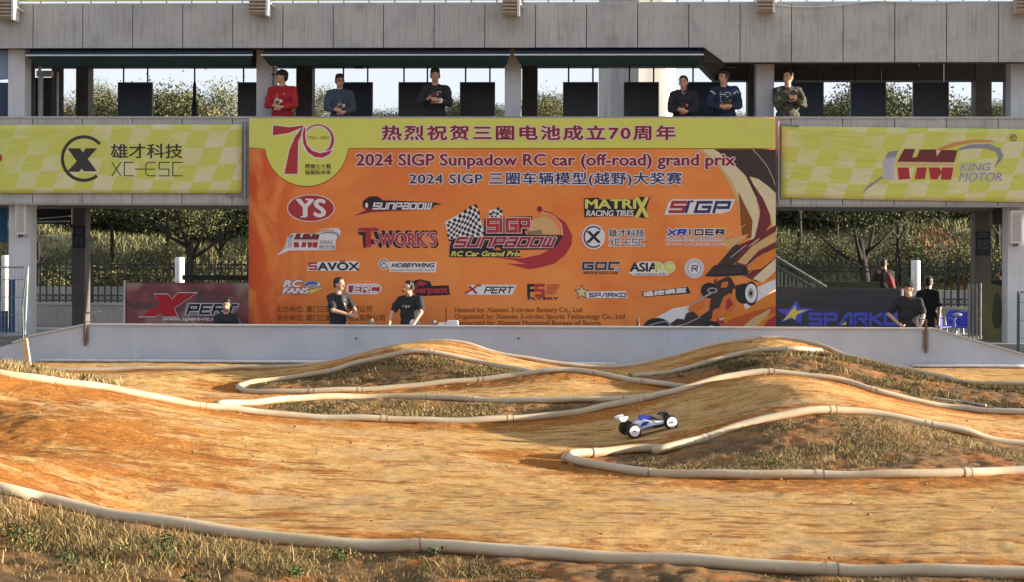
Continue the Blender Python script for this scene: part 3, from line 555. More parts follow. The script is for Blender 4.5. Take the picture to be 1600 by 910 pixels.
for a, b, lab in ((-40, 420, 'black iron spear-topped fence on a stone plinth behind the left bay'), (1180, 1660, 'black iron spear-topped fence on a stone plinth behind the right bay')):
    x0, x1 = xx(a, YFE), xx(b, YFE); fe = thing('iron_fence', lab, 'fence', ((x0+x1)/2, YFE, zf0), 'iron fences behind the stand')
    mb = MB(); mb.box(x0, x1, YFE-.12, YFE+.12, -.32, zf0-.06); part('stone_plinth', mb, STONE, fe)
    mb = MB(); mb.box(x0, x1, YFE-.15, YFE+.15, zf0-.06, zf0); part('plinth_coping', mb, mm('coping_stone', (.33, .32, .3), (.24, .23, .21), 2), fe)
    H_ = zr-zf0
    for z in (zr-.03, zr-.17, zf0+.06, zf0+.22):
        mb = MB(); mb.box(x0, x1, YFE-.022, YFE+.022, z-.014, z+.014); part('rail', mb, IRON, fe)
    xsn = np.arange(x0+.05, x1, .19); orn = MB()
    for i, x in enumerate(xsn):
        link('picket', pk_me, fe, (x-(x0+x1)/2, 0, 0))
        ring(orn, (x+.095, YFE, zr-.10), .055); ring(orn, (x+.095, YFE, zf0+.14), .06)
    o = part('ring_ornament', orn, IRON, fe); o['kind'] = 'stuff'
    for x in np.arange(x0+1.2, x1, 2.28):
        m2 = MB(); m2.box(x-.03, x+.03, YFE-.05, YFE+.05, zf0, zf1+.03); part('fence_post', m2, IRON, fe)
# low kerb wall of the road beyond, and the road
mb = MB(); mb.box(-26, 26, 49.3, 49.6, -.32, zz(449, 49.3, 300)); solo('kerb_wall', mb, mm('coping_stone', (.3, .3, .3)), 'low pale kerb wall seen through the iron fences', 'wall')
# white bollards/posts
for a, b, y, Y, lab in ((274, 288.5, 402, 40, 'white round post in front of the fence, left of the big banner'), (1424, 1438.5, 407, 40, 'white round post behind the man in the black cap'), (3, 14.5, 399, 38, 'white round post at the far left edge beside the column')):
    x0, x1 = xx(a, Y), xx(b, Y); mb = MB(); r = (x1-x0)/2; xc = (x0+x1)/2; z1 = zz(y, Y, a)
    mb.tube([(xc, Y, -.32), (xc, Y, z1-.02), (xc, Y, z1)], [r, r, r*.9], 16)
    t = thing('white_post', lab, 'post', (xc, Y, -.32), 'white round posts in the yard'); part('shaft', mb, METALW, t, True)
    m2 = MB(); m2.tube([(xc, Y, -.30), (xc, Y, -.2)], r*1.25, 16); part('foot_ring', m2, METALW, t)
# long black rail in front of the fence right of the left post
mb = MB(); Y = 33; mb.box(xx(285, Y), xx(420, Y), Y, Y+.1, zz(440, Y), zz(432, Y))
for a in (300, 340, 380): mb.box(xx(a, Y), xx(a+3, Y), Y+.02, Y+.08, -.32, zz(440, Y))
solo('black_rail', mb, BLACKM, 'black rail on posts above the red sponsor banner at left', 'rail')
mb = MB(); Y = 33; mb.box(xx(1284, Y), xx(1375, Y), Y, Y+.1, zz(456, Y), zz(438, Y)); mb.box(xx(1290, Y), xx(1296, Y), Y+.02, Y+.08, -.32, zz(456, Y)); mb.box(xx(1366, Y), xx(1372, Y), Y+.02, Y+.08, -.32, zz(456, Y))
solo('olive_board', mb, M('olive_board_paint', (.10, .11, .045), (.08, .085, .04), 2), 'olive green board standing behind the black star banner', 'board')
# stair railing
st = thing('stair_railing', 'grey steel stair railing sloping down behind the black star banner', 'railing', tuple(W(1250, 430, 30)))
Y = 30.2
for (a, b, c, d_) in ((1208, 399, 1291, 449), (1208, 414, 1272, 450)):
    mb = MB(); mb.tube([tuple(W(a, b, Y)), tuple(W(c, d_, Y))], .028, 8); part('handrail', mb, STEEL, st)
for k in range(9):
    a = 1210+k*6.2; m2 = MB(); z1 = W(a, 414+(a-1208)*.5625, Y)[2]; x = xx(a, Y); m2.tube([(x, Y, z1), (x, Y, z1-.75)], .01, 6); part('baluster', m2, STEEL, st)
# wall speakers / signs
for a, b, y0, y1, lab in ((24, 39.5, 319, 369, 'pale grey wedge box on the lower left column'), (1580, 1598, 326, 378, 'pale grey wedge box on the lower right column')):
    Y = YF+.04; x0, x1 = xx(a, Y), xx(b, Y); z1, z0 = zz(y0, Y), zz(y1, Y)
    t = thing('wall_speaker', lab, 'speaker', ((x0+x1)/2, Y, z0), 'pale speaker boxes on the columns')
    mb = MB(); mb.box(x0, x1, Y, YF+.205, z0, z1-.015); part('cabinet', mb, METALW, t)
    mb = MB(); mb.box(x0+.025, x1-.025, Y-.008, Y-.001, z0+.04, z1-.05); part('grille', mb, mm('speaker_grille', (.40, .37, .35), (.33, .3, .29), 30), t)
    mb = MB(); mb.box(x0+.05, x0+.07, Y+.02, Y+.06, z0-.06, z0-.002); mb.box(x0+.09, x0+.12, Y+.02, Y+.06, z0-.045, z0-.002); part('bracket', mb, BLACKM, t)
Y = 29.2; mb = MB(); mb.box(xx(1551, Y), xx(1575, Y), Y, Y+.25, zz(349, Y), zz(325, Y)); mb.box(xx(1560, Y), xx(1566, Y), Y+.1, Y+.14, zz(325, Y), zp0+.01)
solo('ceiling_speaker', mb, BLACKM, 'black box speaker hung from the soffit near the lower right column', 'speaker')
# dark canopy with pipes under left soffit
t = thing('folded_canopy', 'dark folded canopy with pale poles hanging under the soffit at lower left', 'canopy', tuple(W(80, 335, 31.5)))
Y = 31.6; mb = MB(); mb.prism([(xx(46, Y), zz(352, Y)), (xx(112, Y), zz(352, Y)), (xx(112, Y), zz(322, Y)), (xx(46, Y), zz(322, Y))], 'y', Y, Y+.3); part('cloth', mb, mm('black_cloth', (.02, .02, .022), (.014, .014, .015), 5, .9), t)
for q in ((50, 343, 110, 338), (52, 347, 108, 346)):
    m2 = MB(); m2.tube([tuple(W(q[0], q[1], Y-.05)), tuple(W(q[2], q[3], Y-.05))], .014, 6); part('pole', m2, STEEL, t)
# blue curtain far left lower
Y = 31; mb = MB(); mb.box(xx(-40, Y), xx(11, Y), Y, Y+.05, zz(381, Y), zz(318, Y)); t = solo('blue_curtain', mb, mm('blue_cloth', (.02, .09, .16), (.015, .06, .12), 3, .9), 'teal blue cloth hung below the soffit at the far left edge', 'curtain')
# mesh gates
def meshgate(x0p, x1p, y0p, y1p, Y, lab, postm, lean=0):
    x0, x1 = xx(x0p, Y), xx(x1p, Y); z1, z0 = zz(y0p, Y), zz(y1p, Y)
    t = thing('mesh_gate', lab, 'gate', ((x0+x1)/2, Y, z0), 'wire mesh gates at both ends')
    for x in (x0, x1):
        m2 = MB(); m2.tube([(x, Y, z0), (x+lean, Y, z1)], .026, 8); part('gate_post', m2, postm, t)
    mb = MB(); mb.tube([(x0, Y, z1-.01), (x1, Y, z1-.01)], .016, 6); mb.tube([(x0, Y, z0+.15), (x1, Y, z0+.15)], .016, 6); part('gate_rail', mb, STEEL, t)
    for x in np.arange(x0+.06, x1-.02, .06):
        m2 = MB(); m2.tube([(x, Y, z0+.15), (x, Y, z1)], .004, 4); part('wire', m2, STEEL, t)
    for z in np.arange(z0+.3, z1-.1, .3):
        m2 = MB(); m2.tube([(x0, Y, z), (x1, Y, z)], .006, 4); part('cross_wire', m2, STEEL, t)
TEALP = M('teal_post_paint', (.02, .10, .09), (.015, .07, .065), 8, .5)
meshgate(-30, 38, 420, 552, 26.9, 'silver wire mesh gate with blue boards behind it at the far left edge', STEEL, .06)
meshgate(1592, 1660, 452, 552, 27.1, 'teal framed wire mesh gate at the far right edge', TEALP)
mb = MB(); mb.box(xx(14, 27.5), xx(23.5, 27.5), 27.5, 27.53, zz(525, 27.5), zz(440, 27.5)); mb.box(xx(-20, 27.5), xx(12, 27.5), 27.52, 27.55, zz(525, 27.5), zz(490, 27.5)); solo('blue_board', mb, mm('blue_board_paint', (.02, .06, .14), (.015, .04, .1), 4), 'dark blue board leaning behind the mesh gate at far left', 'board')
mb = MB(); mb.tube([tuple(W(41, 430, WY-.6)), tuple(W(35, 480, WY-.6)), tuple(W(37, 552, WY-.6))], .012, 6); solo('leaning_pole', mb, TEALP, 'thin dark pole standing in front of the lower left column', 'pole')
mb = MB(); q0, q1 = W(40, 529, WY-1.2), W(46, 568, WY-1.2); mb.prism([(q0[0]-.04, q0[2]), (q0[0]+.02, q0[2]), (q1[0]+.05, q1[2]-.2), (q1[0]-.11, q1[2]-.2)], 'y', WY-1.22, WY-1.16); solo('wood_stake', mb, M('pale_wood', (.55, .42, .28), (.45, .33, .2), 8), 'pale wooden stake in the weeds at the left end of the barrier wall', 'stake')
# olive panel at right
t = thing('screen_barrier', 'olive yellow panel with a dark smudge standing between the lower right columns', 'panel', tuple(W(1555, 530, 28.4)))
OLV = M('olive_panel_print', (.17, .155, .055), (.12, .11, .05), 1.5)
P = [W(1536, 441, 29.2), W(1575, 449, 28.3), W(1575, 540, 28.3), W(1536, 532, 29.2)]
mb = MB(); mb.add([tuple(p) for p in P]+[(p[0], p[1]+.05, p[2]) for p in P], [(0, 3, 2, 1), (4, 5, 6, 7), (0, 1, 5, 4), (1, 2, 6, 5), (2, 3, 7, 6), (3, 0, 4, 7)]); part('panel_sheet', mb, OLV, t)
for k in range(4):
    m2 = MB(); x = 1514+k*6; z1 = W(x, 444-k*.5, 29.5); m2.tube([tuple(z1), (z1[0], z1[1], .33)], .02, 6); part('upright', m2, STEEL, t)
mb = MB(); c_ = W(1556, 485, 28.5); mb.add([(c_[0]+.09*math.cos(q)*(1-.3*math.sin(q)), c_[1]-.0-.02*0-.09, c_[2]+.33*math.sin(q)) for q in np.linspace(0, 2*math.pi, 14)[:-1]], [tuple(range(13))]); part('dark_print', mb, mm('dark_print', (.06, .055, .03)), t)
# chairs
BLUEP = M('blue_plastic', (.045, .06, .42), (.03, .045, .33), 4, .4)
ch = thing('blue_chair', 'blue plastic chair whose back shows left of the pair by the fence', 'chair', (0, 0, 0), 'blue chairs in front of the iron fence')
mb = MB(); mb.prism([(-.21, .40), (-.22, .62), (-.19, .74), (-.1, .80), (.1, .80), (.19, .74), (.22, .62), (.21, .40)], 'y', .19, .22); part('chair_back', mb, BLUEP, ch)
mb = MB(); mb.box(-.22, .22, -.22, .2, .40, .435); part('seat', mb, BLUEP, ch)
for sx in (-1, 1):
    for sy in (-1, 1):
        m2 = MB(); m2.tube([(sx*.19, sy*.19, .40), (sx*.22, sy*.24, 0)], .014, 6); part('leg', m2, STEEL, ch)
for sx in (-1, 1):
    m2 = MB(); m2.tube([(sx*.21, .2, .62), (sx*.24, -.05, .64), (sx*.24, -.18, .6), (sx*.22, -.2, .42)], .013, 6); part('armrest', m2, STEEL, ch)
cp = W(1470, 517, 39.8); ch.location = (cp[0], 39.8, -.3); ch.rotation_euler = (0, 0, .5); ROOTLOC[ch.name] = np.array(ch.location)
for (a, Y, rz, lab) in ((1492, 40.6, -.2, 'middle blue chair, dull in the shade, in front of the iron fence'), (1509, 39.6, -.35, 'brightest blue plastic chair with a pale bag, left of the rear right column')):
    c2 = copy_tree(ch, None, (W(a, 517, Y)[0], Y, -.3)); c2.rotation_euler = (0, 0, rz); c2['label'] = lab
mb = MB(); q = W(1496, 492, 39.3); mb.ell(tuple(q), (.12, .05, .045), 10, 7); solo('pale_bag', mb, mm('pale_plastic_bag', (.3, .32, .36), (.2, .22, .26), 12), 'pale plastic bag resting on the blue chairs', 'bag')
# ================================================================ BANNERS (flat print: thin coloured shapes laid on the cloth)
_tc = {}
def textgeo(s, shear=0, spacing=1.0, cspace=None):
    k = (s, shear, spacing)
    if k not in _tc:
        c = bpy.data.curves.new('t', 'FONT'); c.body = s; c.size = 1; c.shear = shear; c.space_character = spacing; c.resolution_u = 3
        o = bpy.data.objects.new('t', c); COL.objects.link(o); bpy.context.view_layer.update()
        me = bpy.data.meshes.new_from_object(o.evaluated_get(bpy.context.evaluated_depsgraph_get()))
        v = np.array([p.co[:2] for p in me.vertices]).reshape(-1, 2); f = [tuple(p.vertices) for p in me.polygons]
        bpy.data.objects.remove(o); bpy.data.curves.remove(c); bpy.data.meshes.remove(me); _tc[k] = (v, f)
    return _tc[k]
# square technical stroke letters on a 0..4 x 0..6 grid
SF = {'S': [[(4, 6), (0, 6), (0, 3), (4, 3), (4, 0), (0, 0)]], 'U': [[(0, 6), (0, 0), (4, 0), (4, 6)]], 'N': [[(0, 0), (0, 6), (4, 6), (4, 0)]], 'P': [[(0, 0), (0, 6), (4, 6), (4, 2.6), (1, 2.6)]],
      'A': [[(0.4, 6), (4, 6), (4, 0), (0, 0), (0, 3), (3.2, 3)]], 'D': [[(0, 0), (0, 6), (4, 6), (4, 0), (0, 0)]], 'O': [[(0, 0), (0, 6), (4, 6), (4, 0), (0, 0)]], 'W': [[(0, 6), (0, 0), (4, 0), (4, 6)], [(2, .6), (2, 6)]],
      'I': [[(0, 0), (0, 6)]], 'G': [[(4, 6), (0, 6), (0, 0), (4, 0), (4, 3), (2, 3)]], 'E': [[(4, 6), (0, 6), (0, 0), (4, 0)], [(.6, 3), (3.4, 3)]], 'C': [[(4, 6), (0, 6), (0, 0), (4, 0)]], 'X': [[(0, 6), (4, 0)], [(0, 0), (4, 6)]],
      'R': [[(0, 0), (0, 6), (4, 6), (4, 3), (.6, 3)], [(2, 3), (4, 0)]], 'T': [[(0, 6), (4, 6)], [(2, 5.4), (2, 0)]], 'K': [[(0, 6), (0, 0)], [(4, 6), (.8, 3), (4, 0)]], 'V': [[(0, 6), (2, 0), (4, 6)]], 'M': [[(0, 0), (0, 6), (4, 6), (4, 0)], [(2, 0), (2, 5.4)]],
      'H': [[(0, 0), (0, 6)], [(4, 0), (4, 6)], [(.6, 3), (3.4, 3)]], 'Y': [[(0, 6), (2, 3), (4, 6)], [(2, 2.6), (2, 0)]], 'L': [[(0, 6), (0, 0), (4, 0)]], 'F': [[(4, 6), (0, 6), (0, 0)], [(.6, 3), (3.4, 3)]], 'B': [[(0, 0), (0, 6), (4, 6), (4, 0), (0, 0)], [(.6, 3), (3.4, 3)]],
      '-': [[(.3, 3), (3.7, 3)]], 'a': [[(.4, 6), (4, 6), (4, 0), (0, 0), (0, 3), (3.2, 3)]], '^': [[(0, 0), (2.6, 6), (4, 6), (4, 0)]], 'e': [[(4, 6), (1, 6), (0, 5), (0, 1), (1, 0), (4, 0)], [(-4.4, 3), (3.6, 3)]], '7': [[(0, 6), (4, 6), (1.6, 0)]], 'Z': [[(0, 6), (4, 6), (0, 0), (4, 0)]], ' ': []}
def strip(pts, w):
    P = [np.array(p, float) for p in pts]; n = len(P); closed = np.allclose(P[0], P[-1]) and n > 3; L = []; R_ = []
    for i in range(n):
        if closed and i in (0, n-1): a = P[1]-P[0]; b = P[-1]-P[-2]; t0, t1 = b/np.linalg.norm(b), a/np.linalg.norm(a)
        else:
            t0 = P[i]-P[max(i-1, 0)] if i > 0 else P[1]-P[0]; t1 = P[min(i+1, n-1)]-P[i] if i < n-1 else P[-1]-P[-2]; t0 = t0/np.linalg.norm(t0); t1 = t1/np.linalg.norm(t1)
        n0 = np.array([-t0[1], t0[0]]); n1 = np.array([-t1[1], t1[0]]); m = n0+n1; m /= max(np.linalg.norm(m), .3); k = w/2/max(.45, np.dot(m, n1)); L.append(P[i]+m*k); R_.append(P[i]-m*k)
    return L, R_
class Print:
    """shapes in survey pixels, laid on the cloth plane Y a fraction of a millimetre apart"""
    def __init__(s, Y, base=.004): s.Y = Y; s.z = base; s.groups = {}
    def g(s, mat): return s.groups.setdefault(mat.name, (MB(), mat))[0]
    def bump(s, d=.0012): s.z += d*.22
    def w(s, p, dz=0): 
        q = W(p[0], p[1], s.Y); return (q[0], s.Y-s.z-dz, q[2])
    def poly(s, pts, mat, d=.0012):
        s.bump(d); t = tessellate_polygon([[Vector((p[0], p[1], 0)) for p in pts]]); s.g(mat).add([s.w(p) for p in pts], [tuple(q) for q in t])
    def line(s, pts, w_, mat, smooth=False, d=.0006):
        if smooth: pts = [tuple(p[:2]) for p in catmull([(a, b, 0) for a, b in pts], 3)]
        s.bump(d); L, R_ = strip(pts, w_); n = len(L); s.g(mat).add([s.w(p) for p in L]+[s.w(p) for p in R_], [(i, i+1, n+i+1, n+i) for i in range(n-1)])
    def ell(s, cx_, cy_, rx, ry, mat, n=28): s.poly([(cx_+rx*math.cos(q), cy_+ry*math.sin(q)) for q in np.linspace(0, 2*math.pi, n, endpoint=False)], mat)
    def ringe(s, cx_, cy_, rx, ry, w_, mat, a0=0, a1=360, n=30): s.line([(cx_+rx*math.cos(math.radians(q)), cy_+ry*math.sin(math.radians(q))) for q in np.linspace(a0, a1, n)], w_, mat)
    def place(s, v, f, box, mat, rad=0, bold=0, slant=0, rot=0):
        x0, y0, x1, y1 = box; mn = v.min(0); mx = v.max(0); u = (v-mn)/np.maximum(mx-mn, 1e-6)
        px = x0+u[:, 0]*(x1-x0); py = y1-u[:, 1]*(y1-y0); px = px+(y1-py)*slant; py = py+(px-x0)*rot
        offs = [(0, 0)]
        if rad: offs += [(rad*math.cos(q), rad*math.sin(q)) for q in np.arange(8)*math.pi/4]
        if bold: offs += [(bold, 0), (-bold, 0), (0, bold*.7), (0, -bold*.7)]
        for k, (a, b) in enumerate(offs):
            s.z += .00003; s.g(mat).add([s.w((px[i]+a, py[i]+b)) for i in range(len(px))], f)
    def text(s, st_, box, mat, outline=(), bold=0, shear=0, spacing=1.0, rot=0):
        v, f = textgeo(st_, shear, spacing)
        for r, m in outline: s.bump(.0006); s.place(v, f, box, m, rad=r, rot=rot)
        s.bump(.0006); s.place(v, f, box, mat, bold=bold, rot=rot)
    def stroke(s, st_, box, wt, mat, outline=(), slant=0, gap=1.6, rot=0, widths=None):
        x0, y0, x1, y1 = box; adv = []; x = 0
        for ch in st_:
            wdt = 0.0 if ch == 'I' else 4; adv.append((x, wdt)); x += wdt+gap+(1.2 if ch == 'I' else 0)
        tot = x-gap-(1.2 if st_[-1] == 'I' else 0); sx = (x1-x0)/max(tot, 1); sy = (y1-y0)/6
        def run(w_, m):
            s.bump(.0005)
            for ch, (ax_, wd) in zip(st_, adv):
                for pl in SF.get(ch, SF['O']):
                    pts = []
                    for (a, b) in pl:
                        px = x0+(ax_+a)*sx; py = y1-b*sy; px += (y1-py)*slant; py += (px-x0)*rot; pts.append((px, py))
                    if w_ > 0 and not np.allclose(pts[0], pts[-1]):      # extend free ends by half the width
                        for e, i2 in ((0, 1), (-1, -2)):
                            t = np.array(pts[e])-np.array(pts[i2]); t /= max(np.linalg.norm(t), 1e-6); pts[e] = tuple(np.array(pts[e])+t*w_*.5)
                    s.line(pts, w_, m, d=.00012)
        for r, m in outline: run(wt+2*r, m)
        run(wt, mat)
    def build(s, name, parent, label=None):
        mb = MB(); mats = []
        for i, (k, (g, mat)) in enumerate(s.groups.items()):
            n = len(mb.v); mb.v += g.v; mb.f += [tuple(a+n for a in f) for f in g.f]; mb.m += [i]*len(g.f); mats.append(mat)
        s.groups = {}
        if mats: part(name, mb, mats, parent, label=label)
def ink(n, c): return mm('ink_'+n, c, tuple(x*.93 for x in c), 9, .6, 0, 40, (1, 1, 1), 0, .25)
K_ = ink('black', (.022, .022, .03)); WI = ink('white', (.66, .64, .64)); RD = ink('red', (.36, .035, .045)); DR = ink('wine', (.20, .02, .04)); NV = ink('navy', (.03, .035, .13)); YE = ink('lime', (.60, .58, .13)); BR = ink('brown', (.22, .075, .02)); GR = ink('grey', (.30, .30, .33)); PK = ink('pinkwhite', (.68, .52, .50)); OR = ink('orange', (.62, .20, .03)); CR = ink('cream', (.62, .54, .34)); BL = ink('blue', (.03, .05, .40)); MG = ink('maroon', (.15, .03, .04)); DKB = ink('darkbrown', (.05, .035, .035)); SND = ink('sand', (.56, .36, .16))
# cloth of the side banners: lime with fading skewed chequer
def chequer(name, c1, c2, sx, sz, skew, seed, wr=.5):
    m, t, b = newmat(name); b.inputs['Roughness'].default_value = .55; b.inputs['Specular IOR Level'].default_value = .3
    tc = N(t, 'ShaderNodeTexCoord').outputs['Object']; sp = N(t, 'ShaderNodeSeparateXYZ'); t.links.new(tc, sp.inputs[0])
    w1 = mth(t, 'MULTIPLY', mth(t, 'SINE', mth(t, 'ADD', mth(t, 'MULTIPLY', sp.outputs[0], 1.2), seed)), .09)
    u = mth(t, 'ADD', mth(t, 'MULTIPLY', sp.outputs[0], sx), mth(t, 'MULTIPLY', sp.outputs[2], skew)); v = mth(t, 'MULTIPLY', mth(t, 'ADD', sp.outputs[2], w1), sz)
    cb_ = N(t, 'ShaderNodeCombineXYZ'); t.links.new(u, cb_.inputs[0]); t.links.new(v, cb_.inputs[2]); cb_.inputs[1].default_value = .5
    ck = N(t, 'ShaderNodeTexChecker'); ck.inputs['Scale'].default_value = 1; t.links.new(cb_.outputs[0], ck.inputs[0])
    fade = ramp(t, noise(t, mapping(t, tc, (1, 1, 1.4)), .75, 3), [(.40, (.12, .12, .12)), (.58, (1, 1, 1))])
    f = mth(t, 'MULTIPLY', ck.outputs['Fac'], fade)
    c = mix(t, f, c1, c2); c = mix(t, mth(t, 'MULTIPLY', noise(t, tc, 1.3, 5), .35), c, tuple(.8*x for x in c1)); t.links.new(c, b.inputs['Base Color'])
    h = noise(t, mapping(t, tc, (.8, 1, 3.2), (0, math.radians(24), 0)), 1.7, 4, .55, .4); bump(t, b, h, wr, .05); return m
def cloth(corners, Y, th, mat, name, parent, nx=40, nz=14, amp=.012, seed=0):
    (a, b, c, d_) = [W(p[0], p[1], Y) for p in corners]; V = []; F2 = []
    for back in (0, 1):
        for j in range(nz+1):
            for i in range(nx+1):
                u, v = i/nx, j/nz; p = (a*(1-u)+b*u)*(1-v)+(d_*(1-u)+c*u)*v
                e = min(u, 1-u, v*.7, (1-v)*.7)*4; wv = amp*min(1, e)*math.sin(u*17+v*5+seed)*math.sin(v*4+u*3)
                V.append((p[0], p[1]+abs(wv)+back*th, p[2]))
    o = (nx+1)*(nz+1)
    for j in range(nz):
        for i in range(nx):
            k = j*(nx+1)+i; F2.append((k, k+nx+1, k+nx+2, k+1)); F2.append((o+k, o+k+1, o+k+nx+2, o+k+nx+1))
    for i in range(nx): F2 += [(i, i+1, o+i+1, o+i)]; k = nz*(nx+1)+i; F2 += [(k, o+k, o+k+1, k+1)]
    for j in range(nz): k = j*(nx+1); F2 += [(k, o+k, o+k+nx+1, k+nx+1)]; k += nx; F2 += [(k, k+nx+1, o+k+nx+1, o+k)]
    mb = MB(); mb.add(V, F2); return part(name, mb, mat, parent, True)
# ---------- left banner
Y = YF-.05
lb = thing('side_banner', 'lime chequered banner with dark X ring emblem, hung on the parapet at left', 'banner', tuple(W(190, 250, Y)), 'lime chequered banners')
cloth([(-60, 195.5), (378.5, 194.5), (377.5, 302.5), (-60, 302)], Y, .012, chequer('lime_chequer_cloth', (.53, .55, .11), (.64, .60, .40), 2.9, 3.4, -1.0, 0, .35), 'banner_cloth', lb, amp=0)
p = Print(Y, .002); DG = ink('charcoal', (.045, .04, .04))
p.ringe(131, 248, 33.5, 34, 5, DG, 52, 318)
p.poly([(105.5, 232), (125, 232), (151.5, 268), (131, 268)], DG); p.poly([(134, 232), (152, 232), (134, 252), (127, 243)], DG); p.poly([(122, 250), (131, 260), (124, 268.5), (105, 268.5)], DG)
p.text('雄才科技', (173, 225, 285, 247.5), DG, bold=.45); p.stroke('XC', (175, 254, 208, 275), 1.5, DG); p.stroke('eSC', (228, 254, 285, 275), 1.5, DG)
p.ell(-1, 247, 4.5, 6, RD)
p.build('lettering', lb)
mb = MB(); Yp = YF-.06; mb.tube([tuple(W(383.5, 193, Yp)), tuple(W(383, 310, Yp))], .022, 8); mb.tube([tuple(W(377, 192, Yp)), tuple(W(389, 191, Yp))], .012, 6); mb.tube([tuple(W(352, 305, Yp)), tuple(W(384, 307, Yp))], .012, 6); part('side_pole', mb, STEEL, lb)
# ---------- right banner
rb = thing('side_banner', 'lime chequered banner with red and silver HM winged logo, hung on the parapet at right', 'banner', tuple(W(1400, 255, Y)), 'lime chequered banners')
cloth([(1221.5, 197), (1670, 203), (1670, 317.5), (1220, 309.5)], Y, .012, chequer('lime_chequer_cloth_right', (.53, .55, .11), (.64, .60, .40), 2.9, 3.6, -1.0, 2.2, .8), 'banner_cloth', rb, amp=0)
p = Print(Y, .002); SV = ink('silver', (.42, .42, .47)); SV2 = ink('darksilver', (.24, .25, .27)); SAL = ink('salmon', (.55, .24, .09))
def winged(T):
    P_ = lambda pts, m: p.poly([T(*q) for q in pts], m)
    P_([(1387, 238), (1404, 235), (1398, 250), (1396, 281), (1380, 280), (1379, 255)], SV); P_([(1387, 238), (1404, 235), (1399, 246), (1383, 248)], SV2); P_([(1379, 275), (1378.5, 279), (1360, 292), (1345, 304), (1356, 290)], SV2)
    P_([(1413, 233), (1430, 233), (1425, 247), (1433, 245), (1437, 234), (1462, 233.5), (1464, 245), (1471, 234.5), (1496, 235), (1491, 254), (1402, 253)], MG)
    P_([(1402, 254.5), (1491, 256), (1491, 259.5), (1402, 258)], ink('peach', (.62, .36, .24)))
    P_([(1402, 262), (1420, 262), (1422, 280), (1404, 281)], RD); P_([(1433, 262), (1448, 262), (1445, 280), (1429, 280)], RD); P_([(1451, 262), (1468, 262), (1470, 268), (1473, 262), (1490, 262), (1486, 281), (1470, 281), (1471, 270), (1464, 281), (1454, 280)], RD)
    P_([(1460, 234), (1490, 223), (1520, 218.5), (1548, 219.5), (1556, 222), (1520, 223), (1494, 228), (1470, 235)], SAL); P_([(1496, 233), (1515, 226), (1545, 225), (1562, 232), (1568, 243), (1563, 252), (1553, 263), (1560, 247), (1556, 237), (1540, 232), (1515, 232), (1497, 235)], SV2)
winged(lambda x, y: (x, y))
p.text('KING', (1500, 255, 1548, 267), SV2, outline=((.9, WI),), bold=.3, shear=.25); p.text('MOTOR', (1498, 270, 1565, 283), SV2, outline=((.9, WI),), bold=.3, shear=.25)
p.ringe(1583, 215.5, 4.8, 4.8, 1.1, DG); p.text('R', (1581, 213, 1585.3, 218), DG)
p.build('lettering', rb)
mb = MB(); mb.tube([tuple(W(1216, 190, Yp)), tuple(W(1216, 318, Yp))], .022, 8); mb.tube([tuple(W(1217, 194, Yp)), tuple(W(1248, 197, Yp))], .012, 6); part('side_pole', mb, STEEL, rb)
# ---------- big banner
Y = 27.62
bb = thing('event_banner', 'huge orange event banner with lime header covering the middle of the stand', 'banner', tuple(W(800, 350, Y)))
m, t, b = newmat('orange_banner_cloth'); b.inputs['Roughness'].default_value = .6; b.inputs['Specular IOR Level'].default_value = .25
tc = N(t, 'ShaderNodeTexCoord').outputs['Object']
wv = noise(t, mapping(t, tc, (.55, 1, .9), (0, math.radians(35), 0)), .8, 4, .5, 1.2); c = ramp(t, wv, [(.36, (.64, .175, .042)), (.5, (.69, .215, .052)), (.66, (.72, .25, .065))])
sp = N(t, 'ShaderNodeSeparateXYZ'); t.links.new(tc, sp.inputs[0]); lf = mth(t, 'MULTIPLY', mth(t, 'ADD', sp.outputs[0], 3.2), -.85)
st2 = noise(t, mapping(t, tc, (1.2, 1, .5), (0, math.radians(-35), 0)), 1.6, 3, .5, .8); lfr = ramp(t, lf, [(0, (0, 0, 0)), (1, (1, 1, 1))])
c = mix(t, mth(t, 'MULTIPLY', lfr, ramp(t, st2, [(.42, (.2, .2, .2)), (.52, (1, 1, 1))])), c, (.55, .085, .02)); t.links.new(c, b.inputs['Base Color'])
bump(t, b, mth(t, 'ADD', noise(t, mapping(t, tc, (.3, 1, 2.5)), 2, 3), mth(t, 'MULTIPLY', noise(t, mapping(t, tc, (1.6, 1, .25), (0, .15, 0)), 1.5, 3), 1.5)), .18, .05); ORC = m
cloth([(389.5, 184.5), (1211, 184.5), (1212, 545), (388, 545)], Y, .012, ORC, 'banner_cloth', bb, amp=0)
p = Print(Y, .002)
LIME = chequer('lime_header_cloth', (.58, .60, .11), (.59, .60, .12), 3, 3, 0, 0, .15)
LIMC = mm('lime_pale', (.52, .53, .22), (.5, .49, .09), 6)
arc = [(521.5+0-52*0, 0)]
pts = [(389.5, 185), (1211, 185), (1211, 233), (545, 233)]+[(479+66*math.cos(q), 225+67.5*math.sin(q)) for q in np.linspace(.12, math.pi-.12, 24)]+[(389.5, 232)]
p.poly(pts, BR); 
pts = [(389.5, 185), (1211, 185), (1211, 231.8), (544.5, 231.8)]+[(479+65*math.cos(q), 225+66*math.sin(q)) for q in np.linspace(.12, math.pi-.12, 24)]+[(389.5, 230.5)]
p.poly(pts, LIME)
# pale diamonds at both ends of the header
for i in range(17):
    for j in range(11):
        x = 392+i*4.6+(j % 2)*2.3; y = 187+j*4.1
        fd = (i/16)
        if random.random() > fd*.9 and (x < 430 or y > 205): p.poly([(x, y), (x+1.9, y+1.6), (x, y+3.4), (x-1.9, y+1.6)], LIMC, d=.00002)
        x = 1205-i*4.6+(j % 2)*2.3
        if random.random() > fd*.8: p.poly([(x, y), (x+1.9, y+1.6), (x, y+3.4), (x-1.9, y+1.6)], LIMC, d=.00002)
p.bump()
